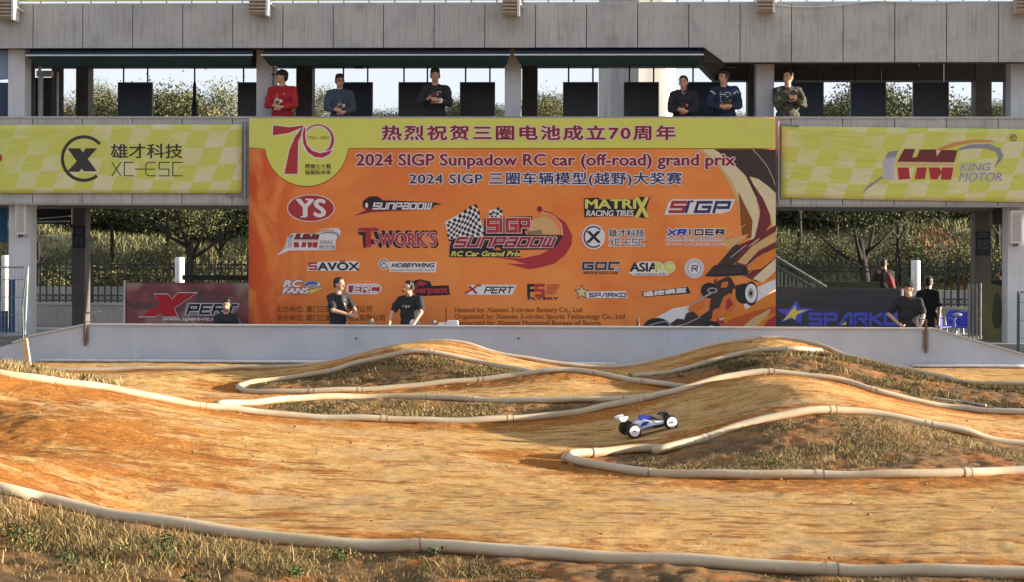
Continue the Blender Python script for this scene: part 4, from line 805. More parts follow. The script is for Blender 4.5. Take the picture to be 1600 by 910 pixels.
# the 70 emblem
def two(fn):
    fn(WI, 1.3); fn(RD, 0)
def seven(mat, g):
    p.poly([(427-g, 196-g), (452, 199-g), (476+g, 196-g), (473+g, 199+g), (452, 208+g), (426-g, 212+g)], mat); p.poly([(473-g, 198-g), (477+g, 198-g), (466+g, 222), (465+g, 272+g), (444.5-g, 272+g), (452-g, 235), (461-g, 214)], mat)
two(seven)
def zero(mat, g):
    a = [(498+26*math.cos(q), 218+24.5*math.sin(q)) for q in np.linspace(-2.2, 2.9, 26)]
    out = [(x+(1.0+g)*(.4+.6), y) for x, y in a]
    L_ = []; R2 = []
    for i, q in enumerate(np.linspace(-2.5, 3.3, 34)):
        w_ = (1.3+5.2*math.exp(-((q-2.0)/.75)**2)+2.2*math.exp(-((q-.2)/.9)**2))/2+g*.9; rr_ = 22.5
        L_.append((497+(rr_+w_+1)*math.cos(q), 218.5+(rr_+w_+1)*math.sin(q))); R2.append((497+(rr_-w_)*math.cos(q), 218.5+(rr_-w_)*math.sin(q)))
    p.bump(); n = len(L_); p.g(mat).add([p.w(v) for v in L_]+[p.w(v) for v in R2], [(i, i+1, n+i+1, n+i) for i in range(n-1)])
two(zero)
p.poly([(474, 197), (471, 210), (472.5, 226), (479, 239), (491, 247.5), (505, 248.5), (517, 242), (523, 232), (511, 236), (500, 238), (489, 234.5), (481, 226), (478.5, 214), (479, 199)], WI); p.poly([(475, 199), (472.8, 211), (474.2, 225), (480.5, 237.5), (492, 245.8), (504.5, 246.8), (515.5, 240.8), (519.5, 234), (511, 237.5), (500, 239.6), (488, 236), (479.7, 227), (477, 214), (477.3, 200)], RD)
p.ringe(497, 217, 18.2, 17.5, .8, WI)
p.text('1954—2024', (481, 213, 514, 218), BR)
p.text('辉煌七十载', (477, 256.5, 517, 263.2), DG, bold=.15); p.line([(477, 264.4), (517, 264.4)], .7, RD); p.text('砥砺拓未来', (477, 266.3, 517, 273), DG, bold=.15)
p.build('anniversary_emblem', bb)
# headlines
p.text('热烈祝贺三圈电池成立70周年', (597, 196.5, 1055, 219), DR, outline=((2.2, PK),), bold=.95, spacing=1.18); p.build('headline_lettering', bb)
p.text('2024 SIGP Sunpadow RC car (off-road) grand prix', (557, 241, 1148, 264.5), DR, outline=((2.3, PK),), bold=.9); p.build('headline_lettering', bb)
p.text('2024 SIGP 三圈车辆模型(越野)大奖赛', (640, 269.5, 1065, 291.5), NV, outline=((1.9, WI),), bold=.6, spacing=1.1)
p.build('headline_lettering', bb)
# flames at the right edge
p.z = .0035
for pts, mt in (([(1116, 233.5), (1212, 233.5), (1212, 300), (1196, 340), (1175, 300), (1150, 262)], DKB),
    ([(1092, 233.5), (1116, 233.5), (1140, 250), (1165, 275), (1182, 310), (1187, 335), (1184, 358), (1174, 385), (1168, 350), (1158, 318), (1140, 278), (1118, 252)], CR), ([(1088, 233.5), (1096, 233.5), (1120, 252), (1143, 282), (1160, 318), (1168, 350), (1160, 356), (1152, 318), (1138, 285), (1116, 254)], SND),
    ([(1171, 276), (1185, 280), (1200, 291), (1212, 302), (1212, 372), (1206, 350), (1203, 335), (1192, 310), (1178, 290)], CR), ([(1178, 290), (1192, 310), (1203, 335), (1204, 350), (1196, 362), (1180, 372), (1176, 382), (1184, 352), (1188, 330)], MG), ([(1154, 300), (1166, 325), (1176, 345), (1174, 372), (1160, 372), (1157, 340)], BR),
    ([(1150, 385), (1180, 372), (1212, 352), (1212, 440), (1180, 440), (1150, 425), (1128, 418)], MG), ([(1152, 410), (1175, 385), (1212, 362), (1212, 378), (1185, 392), (1165, 414)], SND), ([(1160, 425), (1190, 398), (1212, 388), (1212, 402), (1190, 420)], OR), ([(1176, 436), (1212, 404), (1212, 424), (1192, 442)], CR), ([(1180, 452), (1212, 425), (1212, 448), (1190, 466)], OR),
    ([(1120, 415), (1150, 380), (1160, 388), (1142, 420)], DKB), ([(1130, 376), (1170, 366), (1160, 376), (1135, 392)], SND),
    ([(1112, 520), (1130, 492), (1165, 478), (1212, 455), (1212, 520)], OR), ([(1120, 520), (1140, 500), (1180, 486), (1212, 478), (1212, 490), (1175, 500), (1150, 520)], ink('flame_red', (.48, .09, .03))), ([(1150, 520), (1175, 498), (1205, 482), (1200, 492), (1172, 520)], SND), ([(1160, 470), (1185, 448), (1212, 436), (1212, 452), (1185, 470), (1165, 484)], WI), ([(1186, 520), (1200, 500), (1212, 492), (1212, 520)], RD),
    ([(1018, 500), (1052, 482), (1078, 478), (1070, 506), (1030, 514)], WI)): p.poly(pts, mt)
p.line([(1176, 233.5), (1195, 255), (1206, 275), (1211, 290)], .8, CR, True)
for i in range(12):
    x = 1130+random.random()*60; y = 360+random.random()*90; l = 10+random.random()*16; p.line([(x, y), (min(x+l, 1211), y-l*.8)], .8, (CR, SND, PK)[i % 3])
# printed buggy
TY = ink('tyre', (.025, .025, .028)); ORP = ink('carorange', (.60, .16, .03))
p.poly([(1101, 432), (1116, 415), (1150, 414), (1168, 418), (1168, 430), (1150, 431), (1120, 432.5)], TY); p.poly([(1104, 430), (1117, 417), (1160, 417), (1158, 427), (1118, 428)], DKB)
p.ell(1108, 454, 13, 12, TY); p.ell(1163, 459, 14, 16, TY); p.poly([(1150, 446), (1163, 443), (1163, 475), (1152, 470)], TY); p.ell(1173.5, 459, 10.5, 19, TY); p.ell(1173.5, 458.5, 9.2, 15, WI); p.ell(1173, 458.5, 4.5, 8, GR); p.ell(1173, 458.5, 2.3, 3.4, K_)
p.poly([(1120, 440), (1138, 432), (1148, 445), (1140, 468), (1128, 478), (1108, 488), (1110, 470)], DKB); p.poly([(1128, 441), (1138, 440), (1136, 449), (1126, 450)], ORP); p.poly([(1130, 465), (1140, 458), (1150, 476), (1138, 490), (1118, 505), (1108, 500), (1122, 486)], ORP); p.poly([(1134, 470), (1140, 466), (1146, 476), (1134, 486)], RD)
p.poly([(1072, 483), (1090, 474), (1102, 470), (1098, 480), (1090, 484), (1090, 496), (1084, 494), (1083, 486)], ORP); p.poly([(1072, 490), (1084, 487), (1092, 496), (1104, 488), (1114, 482), (1112, 498), (1100, 506), (1068, 504)], DKB)
p.line([(1080, 478), (1095, 467), (1112, 458)], 3, GR); p.ell(1113, 454, 8, 4.5, GR); p.ell(1113, 454, 5.5, 2.6, DKB); p.line([(1118, 436), (1116, 448)], 2.5, K_); p.line([(1140, 434), (1150, 452)], 2.5, K_)
p.ell(1027, 513, 22, 16, TY); p.ell(1109, 514, 19, 12.5, TY); p.ell(1111, 518, 9.5, 9, WI); p.ell(1111, 519, 3.5, 4, GR); p.poly([(1044, 508), (1058, 498), (1076, 500), (1096, 502), (1104, 514), (1050, 518)], DKB); p.line([(1050, 512), (1072, 506), (1094, 496)], 1.6, GR); p.line([(1014, 508), (1040, 502), (1052, 512)], 1.5, GR)
p.line([(1120, 500), (1132, 506)], 5, RD); p.line([(1124, 500), (1131, 497)], 2, WI)
p.build('flame_and_buggy_print', bb)
# sponsor logos
def logo(fn, label):
    p.z = .005; fn(); p.build('sponsor_logo', bb, label)
def f():
    p.ell(485.8, 325.5, 37.3, 21.5, WI); p.ell(485.8, 325.5, 36, 20.3, RD)
    p.text('YS', (464, 312, 508, 339), WI, bold=1.6)
    for a, b in ((463, 312), (477, 312), (470, 339)): p.line([(a, b), (a+8, b)], 2.2, WI)
logo(f, 'red oval with YS letters')
def f():
    p.poly([(553, 337.5), (572, 329), (566, 323), (567, 314), (577, 307), (590, 306.5), (598, 313), (681, 316.5), (675, 327), (590, 331), (578, 332)], DR, 0.001); p.poly([(568, 324), (567.5, 315), (578, 308), (590, 308), (597, 314), (680, 317), (691, 319.5), (678, 321), (673, 328), (588, 328)], K_)
    p.stroke('SUNPaDOW', (583, 318, 672, 326.5), 2.4, WI, slant=.25); p.ell(573, 321, 2.3, 4, WI)
logo(f, 'black SUNPADOW wordmark with bird head')
def f():
    p.poly([(912, 310), (935, 309), (937, 312), (995, 312), (997, 308), (1016, 308), (1010, 325), (1013, 342), (998, 340), (990, 336), (913, 340)], K_)
    p.text('MATRI', (915, 312, 993, 326), YE, bold=1.0, outline=((1, K_),)); p.text('X', (993, 309, 1013, 340), YE, bold=1.6, outline=((1, K_),)); p.text('RACING TIRES', (916, 329, 990, 338), WI, bold=.35, shear=.2, outline=((1, K_),))
logo(f, 'yellow MATRIX racing tires wordmark')
def f():
    p.poly([(1050, 311.5), (1149, 311.5), (1141, 329.5), (1128, 334), (1038, 336), (1044, 318)], WI)
    p.stroke('S', (1047, 316.5, 1067, 331), 5, RD, slant=.3); p.stroke('IGP', (1072, 316.5, 1136, 331), 4.6, NV, slant=.3); p.poly([(1080, 312.5), (1085, 315), (1082, 317), (1078, 316)], NV)
logo(f, 'red and blue SIGP wordmark')
def f():
    p.poly([(432, 400), (446, 384), (449, 371), (456, 365), (486, 365), (500, 359.5), (516, 356.5), (528, 357), (533, 361), (531, 369), (525, 375), (524, 391), (452, 392)], WI)
    winged(lambda x, y: (434+(x-1345)*.435, 358.5+(y-218)*.455)); p.text('KING', (500, 376, 520, 381.5), SV2, bold=.25, shear=.2); p.text('MOTOR', (499, 383.5, 523, 389.5), SV2, bold=.25, shear=.2)
logo(f, 'small red and silver HM king motor logo')
def f():
    p.text('T-WORK’S', (562, 362, 683, 386), K_, outline=((2.2, K_),), shear=-.1); p.text('T', (561, 357, 590, 386), RD, bold=1.8, outline=((1.6, PK),)); p.text('-WORK’S', (586, 364, 681, 384), RD, bold=.9, outline=((1.5, PK),))
logo(f, 'jagged red T-WORKS wordmark')
def chk(poly, nx, ny):
    A, B, C_, D_ = [np.array(q, float) for q in poly]; p.poly([tuple(A), tuple(B), tuple(C_), tuple(D_)], WI); p.bump(.0004)
    def P2(u, v):
        q = (A*(1-u)+B*u)*(1-v)+(D_*(1-u)+C_*u)*v; return (q[0]+2.2*math.sin(v*7), q[1]+3.0*math.sin(u*6.0)*(1-v*.3))
    for i in range(nx):
        for j in range(ny):
            if (i+j) % 2: p.poly([P2(i/nx, j/ny), P2((i+1)/nx, j/ny), P2((i+1)/nx, (j+1)/ny), P2(i/nx, (j+1)/ny)], K_, d=.00001)
def f():
    p.poly([(843, 327), (862, 333), (884, 348), (894, 368), (893, 382), (884, 398), (866, 412), (845, 418), (826, 421), (808, 416), (790, 412), (822, 413), (800, 406), (770, 402), (815, 404), (845, 398), (868, 384), (880, 368), (878, 350), (866, 338)], RD); p.ell(843, 327, 4, 4.5, DR); p.line([(846, 333), (862, 336), (876, 350), (879, 368)], 1.1, PK, True)
    chk([(695, 347), (744, 320), (758, 368), (704, 382)], 12, 9); chk([(764, 329), (783, 326), (786, 342), (764, 342)], 5, 4)
    p.poly([(703, 384), (706, 374), (756, 370), (757, 341), (831, 338), (833, 352), (820, 362), (822, 367), (880, 368), (870, 384), (862, 390), (784, 391), (778, 386), (770, 391), (812, 392), (814, 402), (702, 402)], K_)
    p.poly([(828, 345), (850, 338), (866, 345), (876, 366), (826, 366)], SND); p.poly([(824, 362), (846, 359), (848, 366), (824, 366.5)], ink('dust', (.25, .17, .1)))
    p.stroke('SIGP', (763, 343.5, 826, 361.5), 5.2, RD, outline=((1.1, PK),)); p.stroke('SUNPaDOW', (711, 372.5, 862, 385), 3.9, ink('deep_red', (.26, .028, .05)), slant=.45, outline=((.9, PK),))
    p.text('RC Car Grand Prix', (705, 393, 815, 400.5), YE, bold=.5, shear=.25)
logo(f, 'central SIGP SUNPADOW grand prix emblem with chequered flags and red swoosh')
def f():
    p.ell(927.5, 370.5, 18, 19.5, WI); p.ringe(927.5, 370.5, 14.8, 16, 2.4, NV, 50, 318); p.text('X', (917, 362, 938, 379), K_, bold=1.4)
    p.text('雄才科技', (951, 358.5, 1007, 370), DG, outline=((1.5, WI),), bold=.3); p.stroke('XC', (953, 374, 968, 383.5), 1.5, DG, outline=((1.3, WI),)); p.stroke('eSC', (978, 374, 1006, 383.5), 1.5, DG, outline=((1.3, WI),))
logo(f, 'X ring emblem with four characters')
def f():
    p.stroke('XR', (1044, 359.5, 1070, 367.5), 3, BL, slant=.2, outline=((1.2, WI),)); p.stroke('IDER', (1078, 359.5, 1131, 367), 2.4, K_, outline=((1.2, WI),)); p.text('Passion From The Universe', (1041, 371, 1132, 376), DG, outline=((.9, WI),)); p.line([(1039, 377), (1133, 377)], .7, WI); p.text('WWW.CXCRIDER.COM', (1040, 379.5, 1132, 384.3), PK, bold=.4)
logo(f, 'blue and black XRIDER wordmark')
def f():
    p.poly([(480, 423.5), (484, 410), (556, 408), (563, 411), (558, 424)], WI); p.stroke('S', (484, 411.5, 494, 421), 3, RD); p.text('AVÖX', (497, 408, 561, 422.5), K_, bold=.9)
logo(f, 'SAVOX wordmark with red S')
def f():
    p.ell(600, 413, 8.6, 8.8, WI); p.poly([(606, 409), (683, 409.5), (681, 426), (609, 425.5)], WI); p.ringe(600, 413, 6.2, 6.4, 1.6, K_, 20, 330); p.line([(596, 415), (600, 410), (603, 415)], 1.4, K_)
    p.text('HOBBYWING', (612, 411.5, 679, 418), K_, bold=.5, shear=.3); p.text('Innovation Powered By Passion', (611, 420.5, 679, 425), K_)
logo(f, 'HOBBYWING wordmark on white')
def f():
    p.stroke('GDC', (911, 411, 966, 420.5), 3, K_, slant=.1, outline=((1, SV),)); p.text('INDOOR RACE CLUB', (912, 424.5, 965, 428.5), DKB, bold=.2); p.text('RC', (960, 419, 966, 423), BL, outline=((.6, WI),))
logo(f, 'black GDC wordmark')
def f():
    p.poly([(982, 427), (994, 412), (1000, 409), (1030, 409), (1047, 421), (1044, 431), (992, 431)], WI); p.ell(1046, 418, 9.5, 9.5, ink('pale_lime', (.62, .6, .32)))
    p.text('ASIA', (985, 411, 1027, 424.5), K_, bold=.9); p.text('RC', (1024, 411, 1052, 423), ink('rc_lime', (.55, .55, .15)), bold=1.2, outline=((.8, CR),)); p.text('www.asiarc.info', (992, 425.5, 1041, 430.5), DG)
logo(f, 'ASIA RC wordmark with pale lime disc')
def f():
    p.ell(1084.8, 419.5, 15.4, 15.6, WI); p.ringe(1084.8, 419.5, 13.6, 13.8, 1, GR); p.ringe(1084.8, 419.5, 10.4, 10.6, 1.6, GR); p.stroke('R', (1081, 415.5, 1089, 424), 1.8, NV, slant=.1)
logo(f, 'round white badge with letter R')
def f():
    p.text('RC', (443, 438.5, 472, 448.5), WI, bold=1.2, shear=.25, outline=((1.6, DR),)); p.text('FANS', (442, 450, 483, 459), WI, bold=1, shear=.25, outline=((1.6, DR),))
    p.poly([(474, 441), (486, 438), (498, 440), (503, 447), (495, 451), (477, 449)], GR); p.line([(477, 446), (486, 442), (497, 444)], 2.6, BL, True); p.ell(498, 444.5, 2.5, 2.6, WI); p.poly([(482, 454), (509, 449), (500, 452.5), (486, 459)], YE)
logo(f, 'white and red RC FANS wordmark')
def f():
    p.poly([(542, 444), (549, 443.5), (590, 443.5), (596, 448), (596, 455), (590, 460), (546, 460), (540, 456)], WI); p.poly([(545, 446.5), (590, 446), (593.5, 449), (593.5, 454.5), (589, 457.5), (545, 457.5)], RD); p.stroke('ERC', (552, 447.8, 588, 456), 2.4, WI, slant=.25)
logo(f, 'white framed ERC pill badge')
def f():
    p.poly([(644, 440), (655, 436.5), (672, 440), (675, 447), (701, 446), (703, 461), (650, 463), (645, 452)], K_); p.text('Serpent', (646, 448, 699, 461), RD, bold=.9, outline=((.7, BR),)); p.poly([(648, 446), (656, 438), (668, 443), (662, 447)], RD)
logo(f, 'red serpent wordmark on black')
def f():
    p.poly([(723, 460.5), (735, 452), (731, 445.5), (741, 445.5), (745, 449), (752, 445), (808, 445.5), (800, 461)], WI); p.line([(726, 459.5), (736, 453.5), (746, 446.5), (752, 446.2)], 3, RD); p.line([(733, 447), (745, 459)], 3.6, RD); p.stroke('PERT', (757, 449, 799, 458), 2.1, K_, slant=.35)
logo(f, 'XPERT wordmark with red X')
def f():
    p.stroke('F', (826, 446, 835, 462), 4.4, K_); p.stroke('S', (838, 446, 849, 462), 4.2, RD, outline=((.6, OR),)); p.text('FLYSKY', (825, 464.5, 873, 468.5), DKB, bold=.5)
    for k in range(8): p.line([(854, 445+k*2.1), (876-k*1.3, 445+k*2.1)], .8, RD)
logo(f, 'black and red FS flysky logo')
def star(cx_, cy_, r, mat, k=.42, rot=0): p.poly([(cx_+(r if i % 2 == 0 else r*k)*math.sin(i*math.pi/5+rot), cy_-(r if i % 2 == 0 else r*k)*math.cos(i*math.pi/5+rot)) for i in range(10)], mat)
def f():
    p.poly([(916, 456), (978, 455), (980, 466), (916, 466)], WI); star(909, 457, 12.5, K_); star(909, 457, 9.5, WI); star(909.5, 457.5, 7.5, YE); p.stroke('SP^RKO', (921, 458.5, 977, 464), 1.7, NV)
logo(f, 'small star and SPARKO wordmark')
def f():
    p.poly([(1004, 464.8), (1003, 456), (1075, 448.5), (1079, 458.5)], K_); p.text('遥控模型', (1005, 456.5, 1072, 463.5), WI, bold=.8, rot=-.10)
logo(f, 'slanted white characters on black')
p.z = .005
p.text('主办单位: 厦门三圈电池有限公司', (432, 478, 581, 488), BR, bold=.2); p.text('承办单位: 厦门三圈体育科技有限公司', (432, 491.5, 601, 501.5), BR, bold=.2); p.text('支持单位: 厦门市体育局  厦门市模型运动协会', (432, 505.5, 613, 515.5), BR, bold=.2)
p.text('Hosted by: Xiamen 3-circles Battery Co., Ltd', (710.5, 480.5, 909, 490.3), BR, bold=.2); p.text('Organized by: Xiamen 3-circles Sports Technology Co., Ltd', (710.5, 490.8, 976, 500.6), BR, bold=.2); p.text('Supported by: Xiamen Municipal Bureau of Sports', (710.5, 500.8, 939, 510.6), BR, bold=.2)
p.line([(697, 480), (697, 513)], 1.4, BR); p.build('organiser_lettering', bb)
# ---------- sponsor banners at ground level
Y = 28.7
xb = thing('sponsor_banner', 'maroon and grey XPERT sponsor banner standing left of the big orange banner', 'banner', tuple(W(290, 480, Y)))
m, t, b = newmat('maroon_banner_cloth'); tc = N(t, 'ShaderNodeTexCoord').outputs['Object']; b.inputs['Roughness'].default_value = .5
c = ramp(t, noise(t, mapping(t, tc, (1, 1, 1.6), (0, .5, 0)), 1.3, 3, .5, .6), [(.36, (.07, .045, .045)), (.48, (.19, .035, .045)), (.6, (.26, .12, .1)), (.72, (.34, .26, .22))]); t.links.new(c, b.inputs['Base Color'])
cloth([(196, 442), (402, 442), (402, 530), (196, 530)], Y, .02, m, 'banner_cloth', xb, amp=0)
p = Print(Y, .003)
def ex(g, mt): p.poly([(218-g*2.2, 495+g), (250, 476), (241-g, 460-g), (263, 460-g), (269, 468-g), (278, 458-g), (307+g*2.5, 458-g), (272+g, 482), (278+g, 495+g), (255, 495+g), (252, 489), (243, 495+g)], mt)
ex(2.2, K_); ex(1.2, WI); ex(0, ink('bright_red', (.45, .02, .03)))
p.poly([(286, 493), (292, 473), (376, 473.5), (372, 484), (362, 494)], SV2); p.stroke('PERT', (293, 477, 366, 490), 3.6, K_, slant=.3, outline=((1.1, WI),)); p.text('www.xpert-rc.com', (255, 496.5, 352, 503), WI, bold=.5, shear=.2, outline=((.7, K_),)); p.build('lettering', xb)
mb = MB(); mb.box(xx(194, Y), xx(196, Y), Y-.01, Y+.05, -.3, zz(441, Y)); mb.box(xx(402, Y), xx(404, Y), Y-.01, Y+.05, -.3, zz(441, Y)); part('banner_frame', mb, METALW, xb)
sb = thing('sponsor_banner', 'black SPARKO sponsor banner with blue and yellow star, right of the big orange banner', 'banner', tuple(W(1310, 480, Y)))
cloth([(1200, 448), (1412, 451), (1412, 530), (1200, 530)], Y, .02, M('black_banner_cloth', (.045, .045, .05), (.03, .03, .035), 2, .6, .2, 4, (.5, 1, 3)), 'banner_cloth', sb, amp=0)
p = Print(Y, .003); SB = ink('spark_blue', (.08, .10, .55)); SB2 = ink('spark_blue_dark', (.03, .05, .16))
p.poly([(1212, 485), (1233, 483), (1246, 467), (1250, 481), (1272, 482), (1254, 492), (1254, 510), (1238, 500), (1215, 507), (1227, 493)], SB2); p.poly([(1213, 484), (1234, 483), (1245, 469), (1249, 481), (1270, 483), (1253, 491), (1251, 506), (1238, 498), (1220, 504), (1229, 493)], SB)
p.poly([(1223, 502), (1234, 488), (1243, 477), (1244, 486), (1262, 484), (1245, 492), (1242, 500), (1236, 496)], ink('spark_yellow', (.62, .56, .12)))
p.stroke('SP^RKO', (1266, 491, 1400, 506.5), 4.6, SB); p.poly([(1314, 508), (1322, 502), (1322, 508)], ink('spark_yellow', (.6, .5, .1))); p.build('lettering', sb)
# ---------- signs on the rear columns
for a, b, y0, y1, lab in ((114, 133.5, 354, 390, 'dark sign plate with faint pictograms on the lower left rear column'), (1525.5, 1547.5, 360, 397, 'dark sign plate with faint pictograms on the lower right rear column')):
    Y = YB-.03; t = thing('sign_plate', lab, 'sign', tuple(W((a+b)/2, y1, Y)), 'dark sign plates on rear columns'); mb = MB(); mb.box(xx(a, Y), xx(b, Y), Y, Y+.02, zz(y1, Y), zz(y0, Y)); part('plate', mb, mm('sign_navy', (.022, .025, .045), (.015, .018, .03), 3), t)
    p = Print(Y, .001); G3 = mm('sign_faint', (.12, .13, .16)); p.line([(a+6, y0+5), (b-6, y0+5), (b-6, y0+10), (a+6, y0+10), (a+6, y0+5)], 1, G3); p.text('安全', (a+3, y0+14, a+8.5, y0+30), G3); p.text('出口', (a+10.5, y0+14, b-3, y0+30), G3); p.build('pictogram', t)
# ================================================================ PEOPLE
SKIN = M('skin', (.52, .30, .205), (.46, .25, .165), 14, .5, 0, 40); HAIR = M('black_hair', (.018, .014, .012), (.010, .008, .008), 30, .5, .3, 120)
def capsule(mb, a, b, ra, rb, n=12, sq=None):
    a = np.array(a, float); b = np.array(b, float); d = b-a; L = np.linalg.norm(d); t = d/max(L, 1e-6); pts = []; rr = []
    for q in (0.02, .35, .7, 1.0): pts.append(a-t*ra*math.cos(q*math.pi/2)); rr.append(ra*math.sin(q*math.pi/2)+1e-4)
    for q in (1.0, .7, .35, .02): pts.append(b+t*rb*math.cos(q*math.pi/2)); rr.append(rb*math.sin(q*math.pi/2)+1e-4)
    if L < 1e-5: pts = pts
    mb.tube(pts, rr, n)
def fuse(mb, voxel, name, smooth=3):
    me = mb.mesh('tmp', []); o = bpy.data.objects.new('tmp', me); COL.objects.link(o)
    r = o.modifiers.new('r', 'REMESH'); r.mode = 'VOXEL'; r.voxel_size = voxel
    if smooth: q = o.modifiers.new('s', 'SMOOTH'); q.factor = .5; q.iterations = smooth
    bpy.context.view_layer.update(); out = bpy.data.meshes.new_from_object(o.evaluated_get(bpy.context.evaluated_depsgraph_get()))
    bpy.data.objects.remove(o); out.name = name; out.polygons.foreach_set('use_smooth', [True]*len(out.polygons)); return out
def ik(s, w, l1, l2, pole):
    s = np.array(s, float); w = np.array(w, float); d = w-s; L = min(np.linalg.norm(d), l1+l2-.005); t = d/np.linalg.norm(d); w = s+t*L
    a = (l1*l1-l2*l2+L*L)/(2*L); h = math.sqrt(max(l1*l1-a*a, 0)); p = np.array(pole, float); p -= t*np.dot(p, t); p /= np.linalg.norm(p); return s+t*a+p*h, w
PEOPLE = []
def person(label, headpx, Y, floor, rot=0, shirt=None, sleeve='long', trousers=None, hands=None, headturn=0, hat=None, hair='short', lean=0, headset=False, bulk=1.06, decals=None, poles=((-.75, .35, -.8), (.75, .35, -.8)), glasses=False, group=None, height=None, watch=False, hem=.0, jacket=False):
    top = W(headpx[0], headpx[1], Y); H = height or (top[2]-floor); S = H/1.72
    root = thing('person', label, 'person', (top[0], Y, top[2]-H), group)
    cr, sr = math.cos(lean), math.sin(lean)
    def L_(p):  # lean the torso forward (towards -y) about the hips
        p = np.array(p, float)
        if p[2] > .95: z = p[2]-.95; y = p[1]; p = np.array([p[0], y*cr-z*sr, .95+z*cr+y*sr])
        return p
    def fin(me, name, mat, label2=None, parent=root):
        me.transform(Matrix.Scale(S, 4)); me.transform(Matrix.Rotation(rot, 4, 'Z'))
        me.materials.clear(); me.materials.append(mat); me.polygons.foreach_set('material_index', [0]*len(me.polygons)); o = link(name, me, parent)
        if label2: o['label'] = label2
        return o
    ht = math.radians(headturn); hc = L_((0, -.015, 1.600)); HR = np.array(Matrix.Rotation(ht, 3, 'Z'))
    hp = lambda x, y, z: hc+HR @ np.array([x, y, z])
    if hands is None: hands = ((-.09, -.30, 1.13), (.09, -.30, 1.13))
    sh = [L_((-.172*bulk, .015, 1.385)), L_((.172*bulk, .015, 1.385))]; wr = []; el = []
    for k in (0, 1):
        e, w_ = ik(sh[k], hands[k], .285, .25, poles[k]); el.append(e); wr.append(w_)
    b = MB()
    b.ell(hc+np.array([0, 0, .012]), (.073, .092, .108), 16, 12, R=HR); b.ell(hp(0, -.028, -.055), (.052, .058, .056), 12, 8, R=HR); capsule(b, hp(0, -.088, -.002), hp(0, -.106, -.026), .009, .014, 8)
    b.ell(hp(0, -.085, -.052), (.024, .013, .011), 8, 6, R=HR); b.ell(hp(0, -.080, .022), (.052, .014, .010), 8, 6, R=HR)
    for s_ in (-1, 1): b.ell(hp(s_*.076, .008, -.010), (.010, .018, .030), 8, 6, R=HR)
    capsule(b, hc+np.array([0, .02, -.06]), L_((0, .02, 1.40)), .052, .060)
    b.ell(L_((0, .01, 1.30)), (.155*bulk, .10, .14), 14, 10); b.ell(L_((0, .0, 1.12)), (.135*bulk, .095, .15), 14, 10); b.ell((0, .005, .94), (.150*bulk, .10, .13), 14, 10)
    capsule(b, sh[0], sh[1], .055, .055)
    for k, s_ in ((0, -1), (1, 1)):
        capsule(b, sh[k], el[k], .050, .040); capsule(b, el[k], wr[k], .038, .026)
        hd = wr[k]-el[k]; hd /= np.linalg.norm(hd); inn = np.array([-s_*1.0, -.15, .1]); inn -= hd*np.dot(inn, hd); inn /= np.linalg.norm(inn); nrm = np.cross(hd, inn)
        pc = wr[k]+hd*.05; b.ell(pc, (.022, .022, .022), 8, 6); capsule(b, wr[k]+hd*.015, wr[k]+hd*.08, .026, .030)
        for f in range(4):
            base = wr[k]+hd*.085+nrm*(.027-.018*f); l = (.038, .043, .040, .030)[f]; m1 = base+(hd*.75+inn*.65)*l; m2 = m1+(hd*-.15+inn*1.0)*l*.8
            capsule(b, base, m1, .0095, .009, 8); capsule(b, m1, m2, .009, .008, 8)
        tb = wr[k]+hd*.03+nrm*.028; m1 = tb+(hd*.6+nrm*.55+inn*.3)*.042; m2 = m1+(hd*.6+inn*.7)*.032; capsule(b, tb, m1, .012, .011, 8); capsule(b, m1, m2, .010, .009, 8)
        hx = s_*.085*bulk; capsule(b, (hx, .005, .90), (hx*1.15, 0, .50), .078, .055); capsule(b, (hx*1.15, 0, .50), (hx*1.25, .03, .09), .052, .038); capsule(b, (hx*1.25, .03, .05), (hx*1.4, -.13, .035), .038, .032)
    fin(fuse(b, .0085, 'body', 2), 'body', SKIN)
    # clothing
    c = MB(); kk = 1.0 if not jacket else 1.14
    c.ell(L_((0, .01, 1.28)), (.180*bulk*kk, .128*kk, .165), 16, 10); c.ell(L_((0, .0, 1.13)), (.170*bulk*kk, .125*kk, .17), 16, 10); c.ell((0, .0, .98-hem), (.168*bulk*kk, .125*kk, .12), 16, 10)
    capsule(c, sh[0]+np.array([.02, 0, 0]), sh[1]-np.array([.02, 0, 0]), .068*kk, .068*kk); capsule(c, L_((0, .02, 1.445)), L_((0, .02, 1.385)), .062, .098*kk); [capsule(c, L_((s_*.045, .02, 1.43)), sh[0 if s_ < 0 else 1], .045*kk, .062*kk) for s_ in (-1, 1)]
    for k in (0, 1):
        if sleeve == 'long': capsule(c, sh[k], el[k], .066*kk, .056*kk); capsule(c, el[k], wr[k]-(wr[k]-el[k])*.10, .054*kk, .040*kk)
        else: capsule(c, sh[k], sh[k]+(el[k]-sh[k])*.72, .068, .066)
    sm = fuse(c, .013, 'shirt', 1)
    # folds in the cloth
    co = np.empty(len(sm.vertices)*3, np.float32); sm.vertices.foreach_get('co', co); co = co.reshape(-1, 3); nn = np.empty(len(sm.vertices)*3, np.float32); sm.vertices.foreach_get('normal', nn); nn = nn.reshape(-1, 3)
    q = (vn(co[:, 0]*.8+co[:, 1]+hash(label) % 97, co[:, 2]*1.6+5, 9)+.6*vn(co[:, 0]+9, co[:, 2]+co[:, 1], 19))*.022*kk
    co = co+nn*q[:, None]; 
    if True: low = co[:, 2] < .875-hem; co[low, 2] = .875-hem
    sm.vertices.foreach_set('co', co.astype(np.float32).ravel()); sm.update()
    bvh = BVHTree.FromPolygons([tuple(v.co) for v in sm.vertices], [tuple(pp.vertices) for pp in sm.polygons])
    shirt_o = fin(sm, 'jacket' if jacket else ('sweatshirt' if sleeve == 'long' else 't_shirt'), shirt)
    t_ = MB()
